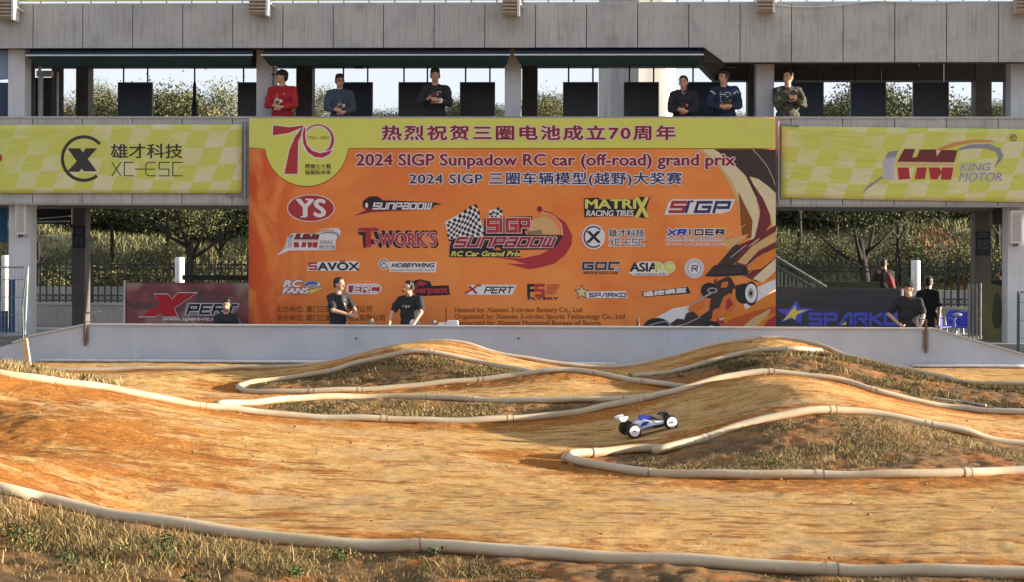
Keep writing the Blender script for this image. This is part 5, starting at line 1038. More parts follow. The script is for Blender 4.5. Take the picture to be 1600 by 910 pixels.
    for s_ in (-1, 1):
        hx = s_*.085*bulk; capsule(t_, (hx, .005, .90), (hx*1.15, 0, .50), .100, .072); capsule(t_, (hx*1.15, 0, .50), (hx*1.25, .03, .10), .070, .060)
    t_.ell((0, .005, .93), (.163*bulk, .112, .10), 14, 8); fin(fuse(t_, .016, 'trousers', 2), 'trousers', trousers or mm('dark_trousers', (.025, .025, .032), (.018, .018, .022), 8, .9))
    for s_ in (-1, 1):
        h = MB(); hx = s_*.085*bulk; capsule(h, (hx*1.25, .045, .05), (hx*1.4, -.15, .045), .05, .045); fin(fuse(h, .014, 'shoe', 1), 'shoe', mm('dark_shoes', (.04, .04, .045), rough=.6))
    for s_ in (-1, 1):
        e = MB(); e.ell(hp(s_*.030, -.089, .004), (.011, .006, .005), 8, 6, R=HR); fin(e.mesh('eye', [], smooth=True), 'eye', mm('dark_eye', (.03, .02, .018), rough=.3))
        e = MB(); e.ell(hp(s_*.032, -.091, .024), (.018, .005, .004), 8, 4, R=HR); fin(e.mesh('eyebrow', [], smooth=True), 'eyebrow', HAIR)
    e = MB(); e.ell(hp(0, -.098, -.052), (.020, .004, .004), 8, 4, R=HR); fin(e.mesh('mouth', [], smooth=True), 'mouth', mm('lips', (.30, .11, .09)))
    if hair:
        h = MB(); h.ell(hp(0, .018, .040), (.083, .092, .088), 16, 10, R=HR); h.ell(hp(0, .045, -.005), (.070, .062, .075), 12, 8, R=HR)
        for k in range(26):
            q1 = rng.uniform(-1.3, 1.3); q2 = rng.uniform(.2, 1.25); v = np.array([math.sin(q1)*math.cos(q2)*.078, -math.cos(q1)*math.cos(q2)*.078+.012, math.sin(q2)*.085+.042]); h.ell(hp(*v), (.018, .018, .012), 6, 4, R=HR)
        if hair == 'full':
            for s_ in (-1, 1): h.ell(hp(s_*.070, .01, .0), (.014, .045, .045), 10, 8, R=HR)
            h.ell(hp(0, .0, .085), (.082, .085, .052), 12, 8, R=HR); h.ell(hp(0, -.055, .062), (.065, .032, .026), 12, 8, R=HR)
        me = fuse(h, .010, 'hair', 1); fin(me, 'hair', HAIR)
    if hat is not None:
        h = MB(); h.ell(hp(0, .008, .045), (.090, .104, .085), 16, 10, R=HR); m_ = fuse(h, .010, 'cap', 2); cc = np.empty(len(m_.vertices)*3, np.float32); m_.vertices.foreach_get('co', cc); cc = cc.reshape(-1, 3); zmin = hc[2]+.028; cc[:, 2] = np.maximum(cc[:, 2], zmin); m_.vertices.foreach_set('co', cc.ravel()); capo = fin(m_, 'cap', hat)
        h = MB(); h.ell(hp(0, -.125, .036), (.062, .072, .008), 14, 6, R=HR); fin(h.mesh('peak', [], smooth=True), 'peak', hat, parent=capo)
    if headset:
        h = MB(); h.tube([hp(.090*math.cos(q), .01, .125*math.sin(q)) for q in np.linspace(0, math.pi, 12)], .009, 6)
        for s_ in (-1, 1): h.tube([hp(s_*.072, .01, -.005), hp(s_*.105, .01, -.005)], .034, 10)
        h.tube([hp(-.095, 0, -.02), hp(-.085, -.07, -.06), hp(-.03, -.115, -.07)], .006, 6); h.ell(hp(-.025, -.115, -.07), (.016, .012, .012), 8, 6); fin(h.mesh('headset', []), 'headset', mm('headset_black', (.015, .015, .015), rough=.4))
    if glasses:
        h = MB()
        for s_ in (-1, 1): ring(h, hp(s_*.032, -.101, .004), .021, .0035, 10); h.tube([hp(s_*.053, -.098, .006), hp(s_*.082, .0, .0)], .003, 4)
        fin(h.mesh('glasses', []), 'glasses', mm('headset_black', (.015, .015, .015)))
    if watch:
        h = MB(); q = wr[1]-(wr[1]-el[1])*.06; d = (wr[1]-el[1])/np.linalg.norm(wr[1]-el[1]); h.tube([q-d*.015, q+d*.015], .048, 10); fin(h.mesh('wristband', []), 'wristband', WHITE)
    for nm, shapes, mat in (decals or []):
        h = MB()
        for poly in shapes:
            V = []
            for (x, z) in poly:
                hit = bvh.ray_cast(Vector((x, -1.0, z)), Vector((0, 1, 0)))[0]; V.append((x, (hit.y if hit else -.15)-.006, z))
            h.add(V, [tuple(range(len(V)))])
        fin(h.mesh(nm, []), nm, mat, parent=shirt_o)
    Rz = Matrix.Rotation(rot, 3, 'Z'); mid = Vector(tuple((wr[0]+wr[1])/2+np.array([0, -.03, .035])))*S; return dict(root=root, hand=Vector(root.location)+Rz @ mid, S=S, wr=[Vector(root.location)+Rz @ (Vector(tuple(w))*S) for w in wr], rot=rot)
def controller(pos, rot, label, body=(.03, .03, .035), accent=None, tilt=.5):
    t = thing('radio_controller', label, 'controller', tuple(pos), 'radio controllers in hands on the balcony')
    A = M('controller_shell', body, rough=.35); B2 = M('controller_accent', accent or (.6, .6, .6), rough=.35)
    p0 = ROOTLOC[t.name].copy(); ROOTLOC[t.name] = np.zeros(3)
    m1 = MB(); m1.prism([(-.045, .02), (.045, .02), (.05, .055), (.03, .085), (-.03, .085), (-.05, .055)], 'y', -.05, .05); part('base', m1, A, t)
    m1 = MB(); m1.prism([(-.018, -.07), (.018, -.07), (.02, .019), (-.02, .019)], 'y', -.025, .02); part('grip', m1, A, t)
    m1 = MB(); m1.box(-.05, .05, -.045, .045, -.095, -.072); part('foot', m1, B2, t)
    m1 = MB(); m1.tube([(.051, -.01, .055), (.085, -.01, .055)], .03, 14); part('steering_wheel', m1, B2, t)
    m1 = MB(); m1.tube([(0, .04, .086), (0, .055, .16)], [.006, .004], 6); part('antenna', m1, A, t)
    m1 = MB(); m1.box(-.028, .028, -.054, -.051, .03, .075); part('screen', m1, mm('controller_screen', (.05, .07, .09), rough=.2), t)
    ROOTLOC[t.name] = p0; t.rotation_euler = (tilt, 0, rot); return t
BAL = dict(floor=FLZ)
def sweat(n, c, c2=None): return M(n, c, c2 or tuple(.75*x for x in c), 7, .9, .35, 26, (1, 1, 1))
YP = 28.16
def rect(x0, x1, z0, z1): return [(x0, z0), (x1, z0), (x1, z1), (x0, z1)]
q = person('man in a red sweatshirt and dark cap looking left, at the left of the balcony', (441, 109.5), YP, FLZ, rot=-.15, shirt=sweat('red_sweatshirt', (.42, .022, .028)), hat=mm('cap_cloth', (.02, .02, .022), rough=.9), hair='short', headturn=-68, hands=((-.06, -.27, 1.10), (.10, -.27, 1.08)), decals=[('chest_logo', [rect(.055, .085, 1.30, 1.315), rect(.063, .078, 1.318, 1.33)], mm('logo_pink', (.6, .3, .28)))], group='drivers on the balcony', bulk=1.14)
controller(q['hand']+Vector((.0, -.02, 0)), .2, 'white pistol radio controller held by the man in red', (.5, .45, .4), (.7, .65, .55))
q = person('man with glasses in a blue-grey long shirt, second from the left on the balcony', (531, 116.5), YP, FLZ, rot=.12, shirt=sweat('bluegrey_shirt', (.055, .07, .098)), headturn=14, hair='full', glasses=True, hands=((-.08, -.29, 1.08), (.10, -.27, 1.05)), group='drivers on the balcony', decals=[('chest_print', [rect(-.03, .03, 1.23, 1.24)], mm('logo_grey', (.15, .16, .18)))])
controller(q['hand'], .2, 'silver radio controller held by the man in the blue-grey shirt', (.25, .22, .2), (.6, .5, .4))
q = person('man in a black sweatshirt with full dark hair, in front of a black board', (680, 107.5), YP, FLZ, rot=.05, shirt=sweat('black_sweatshirt', (.026, .026, .032)), headturn=4, hair='full', hands=((-.10, -.29, 1.20), (.08, -.30, 1.17)), watch=True, group='drivers on the balcony', decals=[('chest_print', [[(.04, 1.325), (.11, 1.335), (.11, 1.345), (.04, 1.335)], [(.02, 1.305), (.10, 1.315), (.10, 1.323), (.02, 1.313)]], mm('logo_white', (.5, .5, .52)))])
controller(q['hand'], 0, 'dark radio controller held by the man in the black sweatshirt', (.10, .05, .05), (.45, .12, .1))
q = person('man in a dark zipped jacket with white collar, left of the wide blue board', (1068, 119), YP, FLZ, rot=-.1, shirt=sweat('black_jacket', (.024, .024, .03)), headturn=-12, hands=((-.08, -.30, 1.10), (.08, -.28, 1.08)), jacket=True, group='drivers on the balcony', decals=[('collar', [[(-.03, 1.43), (.0, 1.39), (.005, 1.40), (-.01, 1.45)], [(.03, 1.43), (.0, 1.39), (.005, 1.385), (.045, 1.44)]], mm('logo_white', (.5, .5, .52)))])
controller(q['hand'], 0, 'red and black radio controller held by the man in the dark zipped jacket', (.04, .03, .03), (.5, .12, .12))
decs = [('sleeve_stripe', [[(-.225, 1.355), (-.15, 1.30), (-.145, 1.325), (-.21, 1.38)]], mm('logo_white', (.5, .5, .52))), ('sleeve_stripe', [[(.225, 1.355), (.15, 1.30), (.145, 1.325), (.21, 1.38)]], mm('logo_white', (.5, .5, .52))),
        ('shoulder_patch', [[(.145, 1.33), (.20, 1.385), (.17, 1.42), (.12, 1.40)]], mm('patch_blue', (.05, .05, .25))),
        ('chest_print', [rect(-.075, .065, 1.33-k*.036, 1.344-k*.036) if k != 1 else rect(-.075, .02, 1.33-k*.036, 1.348-k*.036) for k in range(5)], mm('logo_white', (.5, .5, .52)))]
q = person('man in a navy jacket with white shoulder stripes and sponsor print, looking left', (1131, 109.5), YP, FLZ, rot=.0, shirt=sweat('navy_jacket', (.018, .026, .055)), headturn=-50, hair='full', hands=((-.09, -.29, 1.09), (.10, -.28, 1.10)), jacket=True, group='drivers on the balcony', decals=decs)
controller(q['hand'], 0, 'black radio controller held by the man in the navy striped jacket', (.03, .03, .035), (.12, .12, .13))
m, t, b = newmat('camouflage_cloth'); tc = N(t, 'ShaderNodeTexCoord').outputs['Object']; b.inputs['Roughness'].default_value = .9
v1 = ramp(t, noise(t, tc, 15, 3, .5, .5), [(.40, (.026, .028, .022)), (.47, (.026, .028, .022)), (.48, (.062, .062, .046)), (.56, (.06, .056, .042)), (.57, (.11, .10, .075)), (.62, (.022, .022, .02))]); v1.node.color_ramp.interpolation = 'CONSTANT'; t.links.new(v1, b.inputs['Base Color'])
q = person('man in a camouflage jacket at the right of the balcony, beside a blue-black board', (1231, 110.5), YP, FLZ, rot=.1, shirt=m, headturn=-40, hands=((-.04, -.27, 1.26), (.08, -.27, 1.22)), jacket=True, group='drivers on the balcony')
controller(q['hand'], 0, 'black radio controller held up by the man in camouflage', (.03, .03, .03), (.1, .1, .1), .3)
# officials on the ground
BT = sweat('black_tshirt', (.024, .024, .028))
q = person('man in a black T-shirt facing right in front of the orange banner', (529, 433.5), 27.15, -.28, rot=.95, shirt=BT, sleeve='short', headturn=10, hands=((-.12, -.32, 1.10), (.10, -.33, 1.08)), poles=((-1, .2, -.6), (1, .2, -.6)), decals=[('chest_print', [[(.0, 1.20), (.06, 1.22), (.07, 1.33), (.03, 1.35), (.0, 1.28)]], mm('logo_white', (.5, .5, .52)))], group='officials behind the barrier wall')
q = person('announcer with a headset in a black T-shirt leaning on the table behind the wall', (641, 438.5), 27.1, -.28, rot=-.25, shirt=BT, sleeve='short', headturn=-25, headset=True, hands=((-.30, -.26, .93), (.20, -.34, .98)), poles=((-1, .3, -.2), (1, .3, .2)), lean=.10, decals=[('chest_print', [rect(-.09, -.05, 1.275, 1.285), rect(-.075, -.065, 1.24, 1.275), rect(-.03, .0, 1.24, 1.285), rect(.02, .05, 1.265, 1.285), rect(.02, .03, 1.24, 1.262)], mm('logo_white', (.5, .5, .52))), ('sleeve_band', [[(.17, 1.235), (.235, 1.225), (.235, 1.24), (.17, 1.25)]], mm('logo_white', (.5, .5, .52)))], group='officials behind the barrier wall')
HH = 27.1
q = person('young man with reddish-brown hair crouching in front of the maroon XPERT banner', (354, 466.5), 27.3, -.62, rot=.2, shirt=BT, headturn=-10, hair='full', height=1.66, group='officials behind the barrier wall', bulk=.9)
q = person('man in a black cap and T-shirt with hands on hips, right of the star banner', (1420, 440.5), 27.3, -.28, rot=-.25, shirt=BT, sleeve='short', hat=mm('cap_cloth', (.02, .02, .022), rough=.9), headturn=-40, hands=((-.17, -.13, 1.0), (.20, -.22, .92)), poles=((-1, .4, 0), (1, .5, .1)), group='officials behind the barrier wall')
q = person('dark clad man standing in the shade behind the man in the black cap', (1451, 432), 31.5, -.28, rot=2.6, shirt=sweat('charcoal_shirt', (.02, .022, .026)), sleeve='short', headturn=0, hands=((-.2, .0, .85), (.15, -.25, 1.05)), group='bystanders in the shade')
q = person('bystander seen from behind with a red backpack strap, beyond the star banner', (1381, 404), 36, -.05, rot=3.4, shirt=sweat('grey_shirt', (.03, .03, .028)), sleeve='short', headturn=-40, group='bystanders in the shade', height=1.7, decals=None)
bpk = q['root'].location
mb = MB(); c_ = W(1391, 441, 35.7); mb.ell(tuple(c_), (.09, .10, .24), 12, 8, R=np.array(Matrix.Rotation(-.35, 3, 'Y'))); solo('backpack', mb, M('red_backpack', (.22, .02, .025), (.05, .02, .02), 3, .8), 'small dark red backpack worn by the bystander beyond the star banner', 'backpack', smooth=True)
q = person('dark figure behind the olive panel at far right', (1567, 417), 31, -.1, rot=3.0, shirt=sweat('dark_shirt', (.02, .02, .022)), group='bystanders in the shade')
# table with equipment behind the wall
tb = thing('folding_table', 'narrow grey folding table standing behind the barrier wall under the banner', 'table', tuple(W(700, 512, 26.8)))
Y0 = 26.66; mb = MB(); x0, x1 = xx(500, 26.8), xx(1010, 26.8); zt_ = zz(513.5, 26.8); mb.box(x0, x1, Y0, Y0+.34, zt_-.03, zt_); part('table_top', mb, METALW, tb)
for i, x in enumerate((x0+.1, (x0+x1)/2, x1-.1)):
    for y in (Y0+.04, Y0+.3): m2 = MB(); m2.box(x-.012, x+.012, y-.012, y+.012, -.3, zt_-.031); part('leg', m2, STEEL, tb)
def tz(px, py, Y=26.8): return tuple(W(px, py, Y))
def item(name, label, cat, x0, x1, y0, mat, kind='box', Y=26.8):
    a, b = xx(x0, Y, 505), xx(x1, Y, 505); z1 = zz(y0, Y); mb = MB()
    if kind == 'box': mb.prism([(a, zt_+.001), (b, zt_+.001), (b, z1-.02), (b-.02, z1), (a+.03, z1), (a, z1-.03)], 'y', Y-.06, Y+.08)
    else: mb.ell(((a+b)/2, Y, (zt_+z1)/2+.0), ((b-a)/2, .05, (z1-zt_)/2), 12, 8)
    return solo(name, mb, mat, label, cat, smooth=kind != 'box')
item('printer', 'white printer on the table below the vertical line of the banner text', 'printer', 697, 716, 501.5, WHITE); item('white_box', 'low white box on the table directly left of the printer', 'box', 684, 696, 504.5, WHITE)
item('cloth_bundle', 'small dark red bundle on the table left of the white boxes', 'bundle', 672, 683, 501, M('bundle_cloth', (.35, .25, .25), (.12, .02, .04), 30), 'ell')
item('rc_car_body', 'small scale car body shell on the table right of the man facing right', 'model car', 575, 586, 499, M('tan_shell', (.42, .30, .18), (.10, .07, .06), 25), 'ell'); item('white_pad', 'white pad on the table left of the announcer', 'pad', 620, 636, 509, WHITE); item('white_cup', 'white cup shape held low by the announcer, on the table', 'cup', 640, 650, 500, WHITE, 'ell')
mb = MB(); c_ = np.array(tz(997, 505)); mb.tube([(c_[0], c_[1], zt_), (c_[0], c_[1], zt_+.1), (c_[0], c_[1], zt_+.13), (c_[0], c_[1], zt_+.2)], [.035, .03, .018, .012], 10); solo('dark_bottle', mb, mm('bottle_dark', (.08, .03, .03), rough=.3), 'dark little bottle standing on the right end of the table by the printed buggy', 'bottle')
# ================================================================ RACING CAR
G_ = lambda x, y: float(ground(x, y)[0])
pa, pb = D(993, 684, 15.4), D(1051, 671, 15.4)
cc_ = (pa+pb)/2; yaw = math.radians(14); pitch = math.radians(12)
car = thing('racing_buggy', 'silver and blue off-road model buggy with white wing and white wheels climbing the jump', 'model car', (0, 0, 0))
TYR = M('rubber_tyre', (.025, .022, .022), (.05, .035, .028), 30, .9, .4, 60); RIM = M('white_rim', (.84, .84, .83), (.76, .75, .73), 14, .4); SILV = M('silver_shell', (.66, .68, .72), (.45, .47, .52), 9, .35); BLUS = M('blue_shell', (.03, .05, .42), rough=.35); CHS = M('black_chassis', (.02, .02, .022), rough=.5)
wr_, ww = .060, .052
for sx, xw in ((-1, -.168), (1, .168)):
    for sy in (-1, 1):
        w_ = bpy.data.objects.new('wheel', None); COL.objects.link(w_); w_.parent = car
        y0 = sy*.125; m1 = MB(); a = y0-sy*ww/2; b_ = y0+sy*ww/2
        m1.tube([(xw, a, wr_), (xw, a+sy*.006, wr_), (xw, b_-sy*.006, wr_), (xw, b_, wr_)], [wr_*.86, wr_, wr_, wr_*.86], 24)
        for k in range(24):
            q1 = k*math.pi/12
            for off in (-.015, .0, .015): c0 = np.array((xw+math.cos(q1)*wr_, y0+off, wr_+math.sin(q1)*wr_)); m1.obox(c0, (math.cos(q1)*.003, 0, math.sin(q1)*.003), (0, .004, 0), (-math.sin(q1)*.004, 0, math.cos(q1)*.004))
        ty = part('tyre', m1, TYR, car); ty.parent = w_
        m1 = MB(); m1.tube([(xw, b_-sy*.004, wr_), (xw, b_+sy*.003, wr_), (xw, b_-sy*.001, wr_)], [wr_*.78, wr_*.74, wr_*.2], 24); m1.tube([(xw, b_+sy*.001, wr_), (xw, b_+sy*.004, wr_)], wr_*.73, 24); ty = part('rim', m1, RIM, car); ty.parent = w_
        m1 = MB(); m1.tube([(xw, b_+sy*.004, wr_), (xw, b_+sy*.010, wr_)], .008, 8); ty = part('hub_nut', m1, CHS, car); ty.parent = w_
m1 = MB(); m1.box(-.21, .2, -.055, .055, .028, .038); m1.box(-.16, .16, -.075, .075, .030, .045); part('chassis', m1, CHS, car)
m1 = MB()
prof = [(-.17, .045), (-.16, .085), (-.10, .115), (-.04, .125), (.0, .105), (.06, .088), (.13, .078), (.20, .055), (.20, .045)]
nb = []
for (x, z) in prof:
    wdt = .085 if -.12 < x < .06 else .055; nb.append((x, wdt, z))
V = []; 
for (x, w2, z) in nb: V += [(x, -w2, .040), (x, -w2*.92, .040+(z-.04)*.65), (x, -w2*.5, z), (x, w2*.5, z), (x, w2*.92, .040+(z-.04)*.65), (x, w2, .040)]
F3 = [(i*6+j, (i+1)*6+j, (i+1)*6+j+1, i*6+j+1) for i in range(len(nb)-1) for j in range(5)]; m1.add(V, F3); part('body_shell', m1, SILV, car, True)
for sy in (-1, 1):
    m1 = MB(); m1.prism([(-.13, .046), (.10, .046), (.14, .052), (.02, .060), (-.06, .056)], 'y', sy*.0865, sy*.0895); part('side_stripe', m1, CHS, car)
    m1 = MB(); m1.prism([(-.105, .075), (-.04, .078), (-.005, .105), (-.06, .108)], 'y', sy*.0825, sy*.0870); part('side_decal', m1, BLUS, car)
m1 = MB(); m1.prism([(-.075, .112), (-.06, .150), (-.015, .155), (.03, .118)], 'y', -.035, .035); part('cockpit', m1, BLUS, car)
m1 = MB(); m1.prism([(.0, .112), (.02, .145), (.075, .105), (.09, .09)], 'y', -.03, .03); part('windscreen', m1, M('tinted_shell', (.05, .06, .09), rough=.2), car)
m1 = MB(); m1.prism([(.05, .10), (.07, .128), (.12, .118), (.135, .082)], 'y', -.026, .026); part('nose_hump', m1, M('peach_shell', (.55, .33, .18), rough=.4), car)
for x in (-.168, .168):
    m1 = MB(); m1.box(x-.006, x+.006, -.05, .05, .05, .135); m1.tube([(x, -.1, .06), (x+.0, .1, .06)], .006, 6)
    for sy in (-1, 1): m1.tube([(x+.01, sy*.045, .130), (x+.012, sy*.09, .05)], .010, 8); m1.tube([(x, sy*.02, .045), (x-.02, sy*.1, .05)], .005, 6); m1.tube([(x, sy*.02, .045), (x+.03, sy*.1, .05)], .005, 6)
    part('suspension', m1, CHS, car)
m1 = MB(); m1.prism([(-.250, .178), (-.20, .172), (-.19, .182), (-.245, .190)], 'y', -.072, .072); part('wing', m1, RIM, car)
for sy in (-1, 1): m1 = MB(); m1.prism([(-.265, .190), (-.245, .150), (-.21, .148), (-.18, .172), (-.182, .189)], 'y', sy*.0725, sy*.077); part('wing_endplate', m1, RIM, car)
m1 = MB(); m1.tube([(-.20, -.03, .12), (-.215, -.03, .185)], .006, 6); m1.tube([(-.20, .03, .12), (-.215, .03, .185)], .006, 6); part('wing_mount', m1, CHS, car)
m1 = MB(); m1.tube([(-.05, .03, .12), (-.10, .03, .25)], .002, 4); part('aerial', m1, CHS, car)
cs = 1.13; Rz = Matrix.Rotation(yaw, 4, 'Z') @ Matrix.Rotation(-pitch, 4, 'Y')
near = Rz @ Vector((0, -.13*cs, 0))
car.rotation_euler = Rz.to_euler(); car.scale = (cs, cs, cs)
CARLOC = Vector((cc_[0], cc_[1], 0))-Vector((near.x, near.y, 0)); CARLOC.z = (pa[2]+pb[2])/2-near.z+.0; car.location = CARLOC
print('CAR', tuple(CARLOC), 'ground', G_(CARLOC.x, CARLOC.y), G_(pa[0], pa[1]), pa[2], G_(pb[0], pb[1]), pb[2])
# ================================================================ VEGETATION
def tintmat(name, stops, rough=.9, scale=3):
    m, t, b = newmat(name); b.inputs['Roughness'].default_value = rough; b.inputs['Specular IOR Level'].default_value = .15
    a = N(t, 'ShaderNodeAttribute', attribute_name='tint').outputs['Fac']; tc = N(t, 'ShaderNodeTexCoord').outputs['Object']
    f = mth(t, 'ADD', a, mth(t, 'MULTIPLY', mth(t, 'SUBTRACT', noise(t, tc, scale, 3), .5), .5)); t.links.new(ramp(t, f, stops), b.inputs['Base Color']); return m
def blades(name, pos, h, w, tint, mat, lean=.45):
    n = len(pos); az = rng.uniform(0, 2*math.pi, n); wd = np.c_[np.cos(az), np.sin(az), np.zeros(n)]; la = rng.uniform(0, 2*math.pi, n); ll = rng.uniform(.1, lean, n)*h
    ld = np.c_[np.cos(la)*ll, np.sin(la)*ll, np.zeros(n)]; up = np.c_[np.zeros(n), np.zeros(n), h]; W2 = wd*(w/2)[:, None]
    b0 = pos-W2; b1 = pos+W2; m0 = pos+up*.55+ld*.35-W2*.7; m1 = pos+up*.55+ld*.35+W2*.7; tp = pos+up*(1-.15*ll/h)[:, None]+ld
    V = np.stack([b0, b1, m1, m0, tp], 1).reshape(-1, 3); k = np.arange(n)*5
    F_ = np.concatenate([np.stack([k, k+1, k+2], 1), np.stack([k, k+2, k+3], 1), np.stack([k+3, k+2, k+4], 1)])
    me = fastmesh(name, V, F_, [mat], False); a = me.attributes.new('tint', 'FLOAT', 'POINT'); a.data.foreach_set('value', np.repeat(tint, 5).astype(np.float32))
    o = link(name, me); o['kind'] = 'stuff'; return o
def scatter(poly, n, bbox, clump=.5, f=1.8, lim=None):
    out = []; got = 0; P = np.array([q[:2] for q in poly])
    while got < n:
        x = rng.uniform(bbox[0], bbox[1], n*3); y = rng.uniform(bbox[2], bbox[3], n*3); k = inpoly(x, y, poly); x, y = x[k], y[k]
        c = vn(x, y, f)+.5*vn(x+40, y+9, f*3.1); k = rng.random(len(x)) < np.clip(.5+c*2.2*clump*2, .04, 1); x, y = x[k], y[k]
        k = bil(x, y, PDc) > .05; x, y = x[k], y[k]; out.append(np.c_[x, y]); got += len(x)
        if len(x) == 0: break
    return np.concatenate(out)[:n]
GRS = tintmat('dry_grass_blades', [(.10, (.045, .055, .02)), (.30, (.11, .08, .038)), (.5, (.24, .16, .068)), (.75, (.38, .265, .115)), (1, (.50, .38, .19))])
def grass(zone, n, bbox, h0, h1, t0, t1, label=None, clump=.5, wsc=1.0):
    p = scatter(ZONES[zone], n, bbox, clump); x, y = p[:, 0], p[:, 1]; n = len(x); z = ground(x, y)-.012
    c = vn(x+20, y, 1.3)+.6*vn(x, y+50, 4); dep = y
    h = rng.uniform(h0, h1, n)*(1+c*.9); pdist = bil(x, y, PDc); h = h*np.clip(.25+pdist/.35, 0, 1); h = np.maximum(h, .012); w = rng.uniform(.0035, .0075, n)*wsc*np.maximum(1, dep/10); tint = np.clip(rng.normal((t0+t1)/2, (t1-t0)/2, n)+c*.45, 0, 1)
    g = rng.random(n) < .04; tint[g] = .05; blades('dry_grass', np.c_[x, y, z], h, w, tint, GRS, 1.5)
grass('front', 85000, (-4.2, 4.4, 7.6, 9.65), .010, .042, .05, .70, clump=.55, wsc=.62)
grass('front', 45000, (-4.2, 4.6, 7.5, 9.65), .008, .030, .02, .6, clump=.12, wsc=.6)
grass('front', 3600, (-4.2, -.5, 7.9, 9.6), .04, .11, .2, .75, clump=1.2, wsc=.7)
grass('isl1', 85000, (.5, 7, 12.7, 15.3), .012, .050, .30, 1.0, clump=.5, wsc=.65)
grass('isl2', 26000, (-4.4, 3, 20.6, 23.1), .02, .07, .05, .62, clump=.6, wsc=.8)
grass('strip', 18000, (-3.6, 2, 17, 18.6), .015, .05, .2, .8, clump=.9, wsc=.8)
grass('mound', 66000, (1.4, 9, 18.5, 24.9), .02, .075, .0, .52, clump=.6, wsc=.8)
grass('left', 6000, (-8, -5.15, 15.4, 22.5), .03, .13, .25, .85, clump=.7, wsc=1.2)
# tall weeds at the left end of the wall
Lw = np.array([D(*q) for q in [(0, 566, 18.2), (30, 572, 18.2), (60, 580, 18), (90, 588, 17.6), (120, 596, 17.3)]])
u = rng.uniform(0, 1, 3200); i = np.minimum((u*4).astype(int), 3); fr = u*4-i; P = Lw[i]*(1-fr)[:, None]+Lw[i+1]*fr[:, None]; P[:, 0] += rng.normal(0, .10, 3200); P[:, 1] += rng.uniform(-.5, .6, 3200)
P[:, 2] = ground(P[:, 0], P[:, 1])-.02; hh = rng.uniform(.06, .26, 3200)*(1.15-.75*u); blades('tall_dry_grass', P, hh, rng.uniform(.007, .014, 3200), np.clip(rng.normal(.62, .25, 3200), 0, 1), GRS, .5)
# clods and crumbs of clay
n = 4200; x = rng.uniform(-5.5, 6, n); y = rng.uniform(8.8, 25, n); k = (~grassmask(x, y)) & (bil(x, y, PDc) > .06) & ((bil(x, y, PDc) < .28) | (rng.random(n) < .12)); x, y = x[k], y[k]; mb = MB()
for a, b in zip(x, y):
    r = rng.gamma(2.0, .0022)*(1+b*.02)+.0015; mb.ell((a, b, float(ground(a, b)[0])+r*.35), (r*rng.uniform(.8, 1.6), r, r*.7), 6, 4)
o = struct('clay_clods', mb, M('clod_clay', (.40, .19, .08), (.26, .12, .05), 6, .95), kind='stuff')
# leafy weeds
WD = tintmat('weed_leaves', [(0, (.025, .04, .014)), (.5, (.055, .08, .025)), (.8, (.12, .14, .045)), (1, (.3, .3, .08))])
def leafmesh(name, C, size, mat, tint, flat=.5, asp=.55):
    n = len(C); a = rng.normal(0, 1, (n, 3)); a /= np.linalg.norm(a, axis=1)[:, None]; b = rng.normal(0, 1, (n, 3)); b -= a*(a*b).sum(1)[:, None]; b /= np.linalg.norm(b, axis=1)[:, None]
    s = size*rng.uniform(.6, 1.35, n); A = a*s[:, None]; B = b*(s*asp)[:, None]; V = np.stack([C-A*.5, C+B*.5, C+A*.5, C-B*.5], 1).reshape(-1, 3); k = np.arange(n)*4; Q = np.stack([k, k+1, k+2, k+3], 1)
    me = fastmesh(name, V, Q, [mat], False); at = me.attributes.new('tint', 'FLOAT', 'POINT'); at.data.foreach_set('value', np.repeat(tint, 4).astype(np.float32)); return me
def weed(px, py, d, r, label, n=70, tmean=.45, size=.022):
    r *= .75; n = int(n*1.3); p = D(px, py, d); gz_ = float(ground(p[0], p[1])[0]); t = thing('weed', label, 'weed', (p[0], p[1], gz_), 'green weeds among the dry grass')
    C = rng.normal(0, 1, (n, 3))*np.array([r*.5, r*.5, r*.35])+np.array([0, 0, r*.6]); C[:, 2] = np.abs(C[:, 2])
    link('foliage', leafmesh('foliage', C, size, WD, np.clip(rng.normal(tmean, .2, n), 0, 1)), t)
    mb = MB()
    for k in range(5): q = rng.uniform(-r*.5, r*.5, 2); mb.tube([(0, 0, -.02), (q[0]*.5, q[1]*.5, r*.5), (q[0], q[1], r*1.0)], [.004, .003, .002], 4)
    link('stem', mb.mesh('stem', mm('weed_stem', (.16, .13, .06), (.1, .1, .04))), t)
